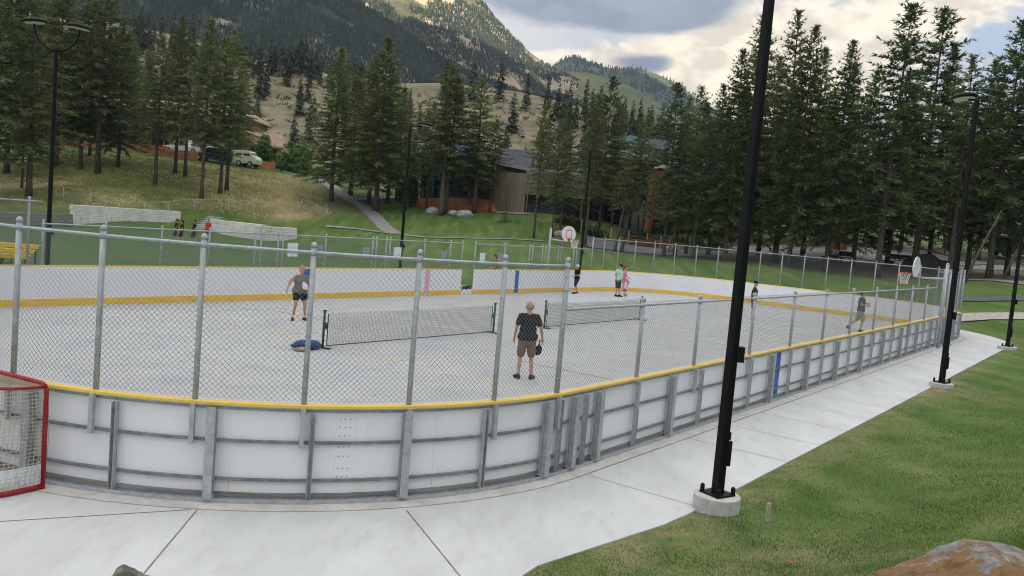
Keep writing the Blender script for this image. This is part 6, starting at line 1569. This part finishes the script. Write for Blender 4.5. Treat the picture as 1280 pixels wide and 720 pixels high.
# houses in the background
def house(label, px, d, rz, w_, dp, hw, hr_, wall, roof, wins=2, chim=False, group=None, zoff=0., dormers=0):
    t = local_thing('house', label, 'house', px, d, rz, group, zoff)
    m = MB(); m.box((0, 0, hw / 2 - .5), (w_, dp, hw + 1)); m.build('wall', K[wall], t)
    m = MB(); e = .5; x = w_ / 2 + e; y = dp / 2 + e
    m.add([(-x, -y, hw - .1), (x, -y, hw - .1), (x, y, hw - .1), (-x, y, hw - .1), (-x, 0, hw + hr_), (x, 0, hw + hr_), (-x, -y, hw - .35), (x, -y, hw - .35), (x, y, hw - .35), (-x, y, hw - .35)], [(0, 1, 5, 4), (2, 3, 4, 5), (0, 6, 7, 1), (2, 8, 9, 3), (1, 7, 8, 2), (3, 9, 6, 0), (0, 4, 3), (1, 2, 5), (6, 9, 8, 7)])
    rf = m.build('roof', K[roof], t)
    if chim: m = MB(); m.box((w_ * .25, .3, hw + hr_), (.7, .7, 1.6)); m.build('chimney', K['wall_pale'], rf)
    for k in range(dormers):
        xx = (k - (dormers - 1) / 2) * w_ / max(dormers, 1)
        m = MB(); m.add([(xx - .9, -y + .6, hw + .1), (xx + .9, -y + .6, hw + .1), (xx, -y + .6, hw + 1.5), (xx - .9, -.3, hw + 1.3), (xx + .9, -.3, hw + 1.3), (xx, -.3, hw + 1.6)], [(0, 1, 2), (1, 4, 5, 2), (0, 2, 5, 3), (0, 3, 4, 1), (3, 5, 4)]); dm = m.build('dormer', K['wood_or'], t)
    for k in range(wins): window(t, (k - (wins - 1) / 2) * w_ / max(wins, 1), -dp / 2 - .02, hw * .55, 1.2, 1.3)
    return t
house('house with tan hipped roof left of the bright green bush', 326, 128, math.radians(25), 4.5, 5, 2.8, 2.0, 'stucco', 'roof_tan', 2)
house('small house with dark blue roof seen between the firs by the path', 452, 128, math.radians(8), 4.5, 5, 2.0, 2.2, 'wall_pale', 'roof_dk', 1)
house('pale house with dark grey roof behind the middle lamp post', 508, 124, math.radians(-12), 6, 7, 4.4, 2.2, 'wall_pale', 'roof_dk', 2, True)
house('dark roofed house with orange dormers behind the twin pines', 548, 128, math.radians(4), 8, 8, 4.4, 3.0, 'stucco', 'roof_dk', 3, False, None, 0, 2)
house('dark roofed house with a pale gable edge above the tan cladding', 622, 130, math.radians(-6), 9, 8, 4.4, 3.0, 'wall_pale', 'roof_dk', 3, True)
house('grey roofed house high behind the glazed corner', 800, 132, math.radians(10), 8, 8, 8.0, 3.0, 'wall_pale', 'roof_dk', 3)
house('teal roofed building glimpsed left of the glazed corner', 775, 128, 0, 6, 5, 9.2, 1.6, 'wall_pale', 'teal', 2)
house('blue roofed building glimpsed right of the red stained wall', 878, 126, 0, 7, 5, 6.5, 1.8, 'wall_pale', 'bluet', 2)
house('pale building glimpsed through the trees right of the black mound', 1172, 118, math.radians(-8), 12, 7, 4.6, 2.4, 'wall_pale', 'roof_dk', 4)
house('pale tall building glimpsed through the pines at the right edge', 1268, 130, math.radians(-5), 10, 8, 11, 2.4, 'wall_pale', 'roof_tan', 3)
yp = local_thing('play_panel', 'yellow play panel seen under the fir left of the middle lamp post', 'play panel', 457, 118)
m = MB()
for x in (-.75, .75): m.smooth = True; m.tube([(x, 0, 0), (x, 0, 1.7)], .06, 8); m.smooth = False
m.build('post', K['yellowpl'], yp); m = MB(); m.box((0, 0, 1.0), (1.4, .06, 1.1)); m.build('panel', K['yellowpl'], yp, bevel=.03)
m = MB(); m.smooth = True; m.lathe([(.02, -.045), (.25, -.045), (.25, -.035), (.02, -.034)], 16, (0, 0, 1.05), 'y'); m.build('porthole', K['dark'], yp)

# ================================================================ wooden building in the middle
wbp = at(640, 101); wb_ = thing('wooden_building', 'long brown wood clad building with dark glazed ground floor behind the lawn pines', 'building', (0, 0, 0), 0)
def wpt(px, d): p = at(px, d); return p
def wallseg(px0, d0, px1, d1, y0, y1, mat, name, th=.35, off=0.):
    """upright wall between two ground points; bottom and top given as heights in metres"""
    a = np.array([(px0 - 4 - 640) / F * d0, d0]); b_ = np.array([(px1 - 4 - 640) / F * d1, d1]); d = b_ - a; Ln = np.linalg.norm(d); rz = math.atan2(d[1], d[0]); n = np.array([d[1], -d[0]]) / Ln
    c = (a + b_) / 2 - n * (th / 2 - off)
    m = MB(); m.box((c[0], c[1], (y0 + y1) / 2), (Ln, th, y1 - y0), rz); return m.build(name, K[mat], wb_)
ZB = 4.1
wallseg(520, 104, 586, 100, ZB, ZB + 6.2, 'glass', 'glazed_wall')
for k in range(9): px = 522 + k * 7.6; wallseg(px, 104 - k * .46 - .03, px + 1.2, 104 - k * .46 - .08, ZB, ZB + 6.2, 'dark', 'mullion', .12, .1)
wallseg(516, 104.5, 590, 100, ZB + 6.2, ZB + 6.7, 'dark', 'roof_edge', 1.6, 1.0)
wallseg(530, 103, 538, 102.6, ZB + 1.2, ZB + 5.6, 'teal', 'teal_panel', .1, .16)
wallseg(586, 100, 650, 97.5, ZB - 1.0, ZB + 5.0, 'wood_tan', 'cladding')
m = MB()
for k in range(22):
    f = k / 21; px = 586.4 + 63 * f; d = 100 - 2.5 * f - .06
    m.box(((px - 640) / F * d, d, ZB + 2.0), (.06, .05, 5.94))
m.build('board_batten', K['wood_tan'], wb_)
wallseg(592, 99.6, 611, 98.8, ZB - .2, ZB + 3.0, 'dark', 'dark_doorway', .1, .1)
wallseg(650, 97.5, 738, 99, ZB + 2.7, ZB + 5.4, 'wood_tan', 'cladding', .4, .06)
wallseg(650, 98.0, 770, 99.6, ZB - 1.2, ZB + 2.7, 'glass', 'glazed_wall')
for k in range(10): px = 653 + k * 12; wallseg(px, 98.02 + k * .16 - .02, px + 1.4, 98.04 + k * .16 - .02, ZB - .4, ZB + 2.7, 'dark', 'mullion', .12, .1)
wallseg(720, 98.4, 722.4, 98.44, ZB - .4, ZB + 2.7, 'wood_or', 'timber_post', .2, .3)
wallseg(638, 97.0, 786, 97.6, ZB - 1.4, ZB - .35, 'wood_tan', 'parapet_board', .2)
wallseg(738, 99, 806, 97, ZB + 2.7, ZB + 7.0, 'glass', 'glazed_wall')
wallseg(770, 98.2, 806, 97, ZB - 1.6, ZB + 2.7, 'glass', 'glazed_wall')
for px, dd in ((772, 98.1), (783, 97.7), (793, 97.4), (800, 97.2)): wallseg(px, dd - .02, px + 1.2, dd - .06, ZB - 1.4, ZB + 7.0, 'dark', 'mullion', .12, .1)
wallseg(802, 97.0, 807, 96.9, ZB - 1.8, ZB + 7.0, 'wood_or', 'timber_post', .5, .2)
wallseg(736, 98.6, 812, 96.4, ZB + 7.0, ZB + 7.5, 'dark', 'roof_edge', 1.8, 1.0)
wallseg(807, 97.2, 846, 98, ZB - 1.8, ZB + 6.6, 'wood_red', 'cladding')
wallseg(812, 97.1, 838, 97.7, ZB - 1.4, ZB + 1.0, 'glass', 'glazed_wall', .1, .08)
wallseg(846, 99, 905, 100, ZB + .2, ZB + 5.0, 'wood_red', 'cladding'); wallseg(846, 99.2, 905, 100.2, ZB - 2.2, ZB + .2, 'dark', 'plinth')
wallseg(888, 98.8, 902, 99, ZB - 1.6, ZB + 1.6, 'wood_or', 'timber_panel', .2, .1)
m = MB(); m.add([((516 - 640) / F * 104.6, 104.6, ZB + 6.4), ((590 - 640) / F * 100.2, 100.2, ZB + 6.2), ((650 - 640) / F * 98, 98, ZB + 5.3), ((738 - 640) / F * 99.3, 99.3, ZB + 5.5), ((812 - 640) / F * 97, 97.3, ZB + 6.9), ((905 - 640) / F * 100.4, 100.4, ZB + 5.2), ((905 - 640) / F * 118, 118, ZB + 5.2), ((516 - 640) / F * 120, 120, ZB + 6.4)], [(0, 1, 2, 3, 4, 5, 6, 7)])
m.build('roof', K['roof_dk'], wb_, recalc=False)
# orange benches, rail fence round the court
def slab_bench(label, px0, px1, d, h, mat):
    a, b_ = at(px0, d), at(px1, d); t = thing('planter_bench', label, 'bench', a, math.atan2(b_[1] - a[1], b_[0] - a[0])); Ln = float(np.hypot(*(b_ - a)[:2])); dz = float(b_[2] - a[2])
    m = MB(); m.bar((0, 0, h - .06), (Ln, 0, h - .06 + dz), .7, .12); m.build('seat', K[mat], t, bevel=.01)
    m = MB(); m.bar((.1, .05, h * .45), (Ln - .1, .05, h * .45 + dz), .5, h * .8); m.build('base', K['mulch'], t)
    for f in (.04, .5, .96): m = MB(); m.box((Ln * f, 0, h * .4 + dz * f), (.12, .66, h * .9)); m.build('leg', K['wood_or'], t)
slab_bench('long orange timber bench on the slope below the hedge', 785, 842, 90, .62, 'wood_or')
slab_bench('short orange timber bench left of the far lamp post', 699, 731, 94, .75, 'wood_or')
pts = [at(726, 91.5), at(741, 91), at(763, 91), at(785, 90.5), at(808, 90), at(825, 89), at(843, 88), at(862, 87)]
t = thing('rail_fence', 'low fence of pale posts with an orange rail round the court', 'fence', pts[0], 0)
for p in pts: m = MB(); m.box((p[0] - pts[0][0], p[1] - pts[0][1], p[2] - pts[0][2] + .6), (.14, .14, 1.5)); m.build('fence_post', K['stake'], t)
for a, b_ in zip(pts[:-1], pts[1:]): m = MB(); m.bar(Vector(a - pts[0]) + Vector((0, 0, .85)), Vector(b_ - pts[0]) + Vector((0, 0, .85)), .06, .12); m.build('rail', K['wood_or'], t)
for px, lb in ((691, 'orange marker post left of the backboard'), (836, 'orange marker post on the court edge right of the bench')):
    p = at(px, 86); m = MB(); m.smooth = True; m.tube([(0, 0, 0), (0, 0, 1.35)], .07, 8); m.smooth = False; m.box((0, 0, .05), (.35, .35, .1)); tag(m.build('marker_post', K['orange'], None, p), lb, 'post')
# boulders on the lawn edge
for px, d, s_, lb in ((541, 94, .8, 'grey boulder by the left twin pine'), (581, 93, .9, 'grey boulder before the mulch bed'), (566, 93.5, .6, 'small grey boulder between the pines'), (702, 88, .8, 'grey boulder under the backboard'), (838, 87, .8, 'grey boulder at the foot of the slope right of the bench')):
    p = at(px, d); o = lump('landscape_boulder', (p[0], p[1], p[2] + .15), (s_, s_ * .8, s_ * .6), K['stepstone'], lb, 'boulder', px * .37, .4, 3, .3)
# ================================================================ right: park yard
def bench(label, px, d, rz, mat, cat='bench', back=True, Ln=1.8):
    t = local_thing('park_bench', label, cat, px, d, rz, None, .05)
    m = MB(); m.box((0, 0, .45), (Ln, .45, .06)); m.build('seat', K[mat], t, bevel=.01)
    if back: m = MB(); m.bar((0 - Ln / 2, .24, .78), (Ln / 2, .24, .78), .05, .45); m.build('backrest', K[mat], t)
    for x in (-Ln / 2 + .2, Ln / 2 - .2): m = MB(); m.box((x, 0, .22), (.07, .42, .42)); m.build('leg', K['dark'], t)
    return t
bench('blue bench beside the seated couple under the right conifers', 1054, 77, math.radians(178), 'benchblue')
for px, c_, lb in ((1037, 'teal', 'person in pale teal top sitting left of the person in white by the blue bench'), (1044, 'white', 'person in white top sitting between the one in teal and the blue bench')):
    p = at(px, 76.5); person(lb, (p[0], p[1], p[2] + .15), 1.66, yaw_to(.2, -1), SIT, cl[c_], cl['grey'], hairm['grey'], shoe['dark'], vox=.016)
bench('dark low bench under the seated couple', 1040, 76.6, math.radians(178), 'dark', 'bench', False, 2.0)
gt_ = local_thing('notice_stand', 'dark green notice stand on the right yard beside the picnic bench', 'stand', 1104, 80, .1, None, .05)
m = MB(); m.box((0, 0, 1.55), (1.5, .1, .7)); m.build('upper_panel', K['benchgreen'], gt_, bevel=.01)
m = MB(); m.box((0, .05, .95), (1.1, .08, .4)); m.build('lower_panel', K['benchgreen'], gt_)
for x in (-.6, .6): m = MB(); m.box((x, .0, .65), (.09, .09, 1.3)); m.build('post', K['dark'], gt_)
bench('dark green bench right of the notice stand', 1123, 77, .1, 'benchgreen', 'bench', True, 2.4)
bench('dark low bench before the notice stand', 1105, 76, .1, 'dark', 'bench', False, 1.8)
lt = local_thing('litter_bin', 'round grey litter bin left of the black mound', 'litter bin', 1133.5, 75, 0, None, .03)
m = MB(); m.smooth = True; m.lathe([(.38, 0), (.42, .1), (.42, .85), (.36, .95)], 18); m.build('drum', K['stepstone'], lt); m = MB(); m.smooth = True; m.lathe([(.42, .96), (.44, 1.0), (.3, 1.1), (.05, 1.13)], 18); m.build('lid', K['dark'], lt)
p = at(1160, 73); m = MB(); prof = [(-2.0, -.3), (-1.85, .5), (-1.5, 1.15), (-.8, 1.5), (-.1, 1.45), (.7, .95), (1.4, .45), (2.3, -.3)]
n = len(prof); m.add([(x, -1.0, z) for x, z in prof] + [(x * .9, 1.4, z * .9 - .02) for x, z in prof], [tuple(range(n)), tuple(range(2 * n - 1, n - 1, -1))] + [(i, (i + 1) % n, n + (i + 1) % n, n + i) for i in range(n)])
tag(m.build('asphalt_mound', K['asphalt'], None, p, bevel=.06), 'black asphalt riding mound behind the right basketball hoop', 'mound')
pt = local_thing('picnic_table', 'grey picnic table right of the black mound', 'picnic table', 1185, 77, .2, None, .03)
m = MB(); m.box((0, 0, .76), (1.8, .75, .06)); m.build('tabletop', K['timber'], pt)
for y in (-.7, .7): m = MB(); m.box((0, y, .45), (1.8, .28, .05)); m.build('seat', K['timber'], pt)
for x in (-.6, .6): m = MB(); m.box((x, 0, .38), (.1, 1.2, .7)); m.build('leg', K['timber'], pt)
sh = local_thing('wooden_shed', 'brown upright timber shed behind the seated couple', 'shed', 1046, 92, .1)
m = MB(); m.box((0, 0, 1.5), (1.5, 1.5, 3.2)); m.build('wall', K['wood_red'], sh); m = MB(); m.box((0, 0, 3.18), (1.9, 1.9, .14)); m.build('roof', K['dark'], sh); m = MB(); m.box((-.2, -.77, 1.1), (.8, .05, 2.0)); m.build('door', K['wood_or'], sh)
garden_wall('pale low wall behind the tallest right pine', at(1050, 97), at(1095, 99), .9, 'wall_pale')
gb = local_thing('green_container', 'teal green container beside the pale building on the right', 'container', 1190, 100, 0); m = MB(); m.box((0, 0, .7), (1.8, 1.2, 1.4)); m.build('body', K['teal'], gb, bevel=.04); m = MB(); m.box((0, 0, 1.45), (1.9, 1.3, .1)); m.build('lid', K['dark'], gb)
gv = car('dark green van at the right edge behind the pines', 1270, 92, math.radians(180), 'benchgreen', 5.2, 2.0, 2.3, 'camper', 'van', 'parked_van')
car('white car glimpsed behind the dark green van', 1256, 104, math.radians(170), 'carwhite', 4.5, 1.85, 1.6)
wirefence('thin fence behind the picnic table on the right yard', [at(1180, 93), at(1230, 91), at(1290, 90)], 1.5, 7, .035, True, False, mat='dark')
# yellow bleacher left, beyond the boards
p = plane(2, 329, .0); bl = thing('bleacher', 'yellow slatted bleacher at the left edge beyond the boards', 'bleacher', (p[0], p[1], -.03), math.radians(8))
for k in range(3):
    m = MB(); m.box((0, .38 * k, .42 + .2 * k), (2.3, .3, .05)); m.build('seat_plank', K['yellowpl'], bl)
    m = MB(); m.box((0, .38 * k - .14, .33 + .2 * k), (2.3, .04, .1)); m.build('front_plank', K['yellowpl'], bl)
for x in (-.95, 0, .95):
    m = MB(); m.bar((x, -.15, .02), (x, 1.0, .75), .05, .06); m.bar((x, .9, 0), (x, .9, .8), .05, .05); m.bar((x, -.1, 0), (x, -.1, .4), .05, .05); m.build('frame', K['dark'], bl)
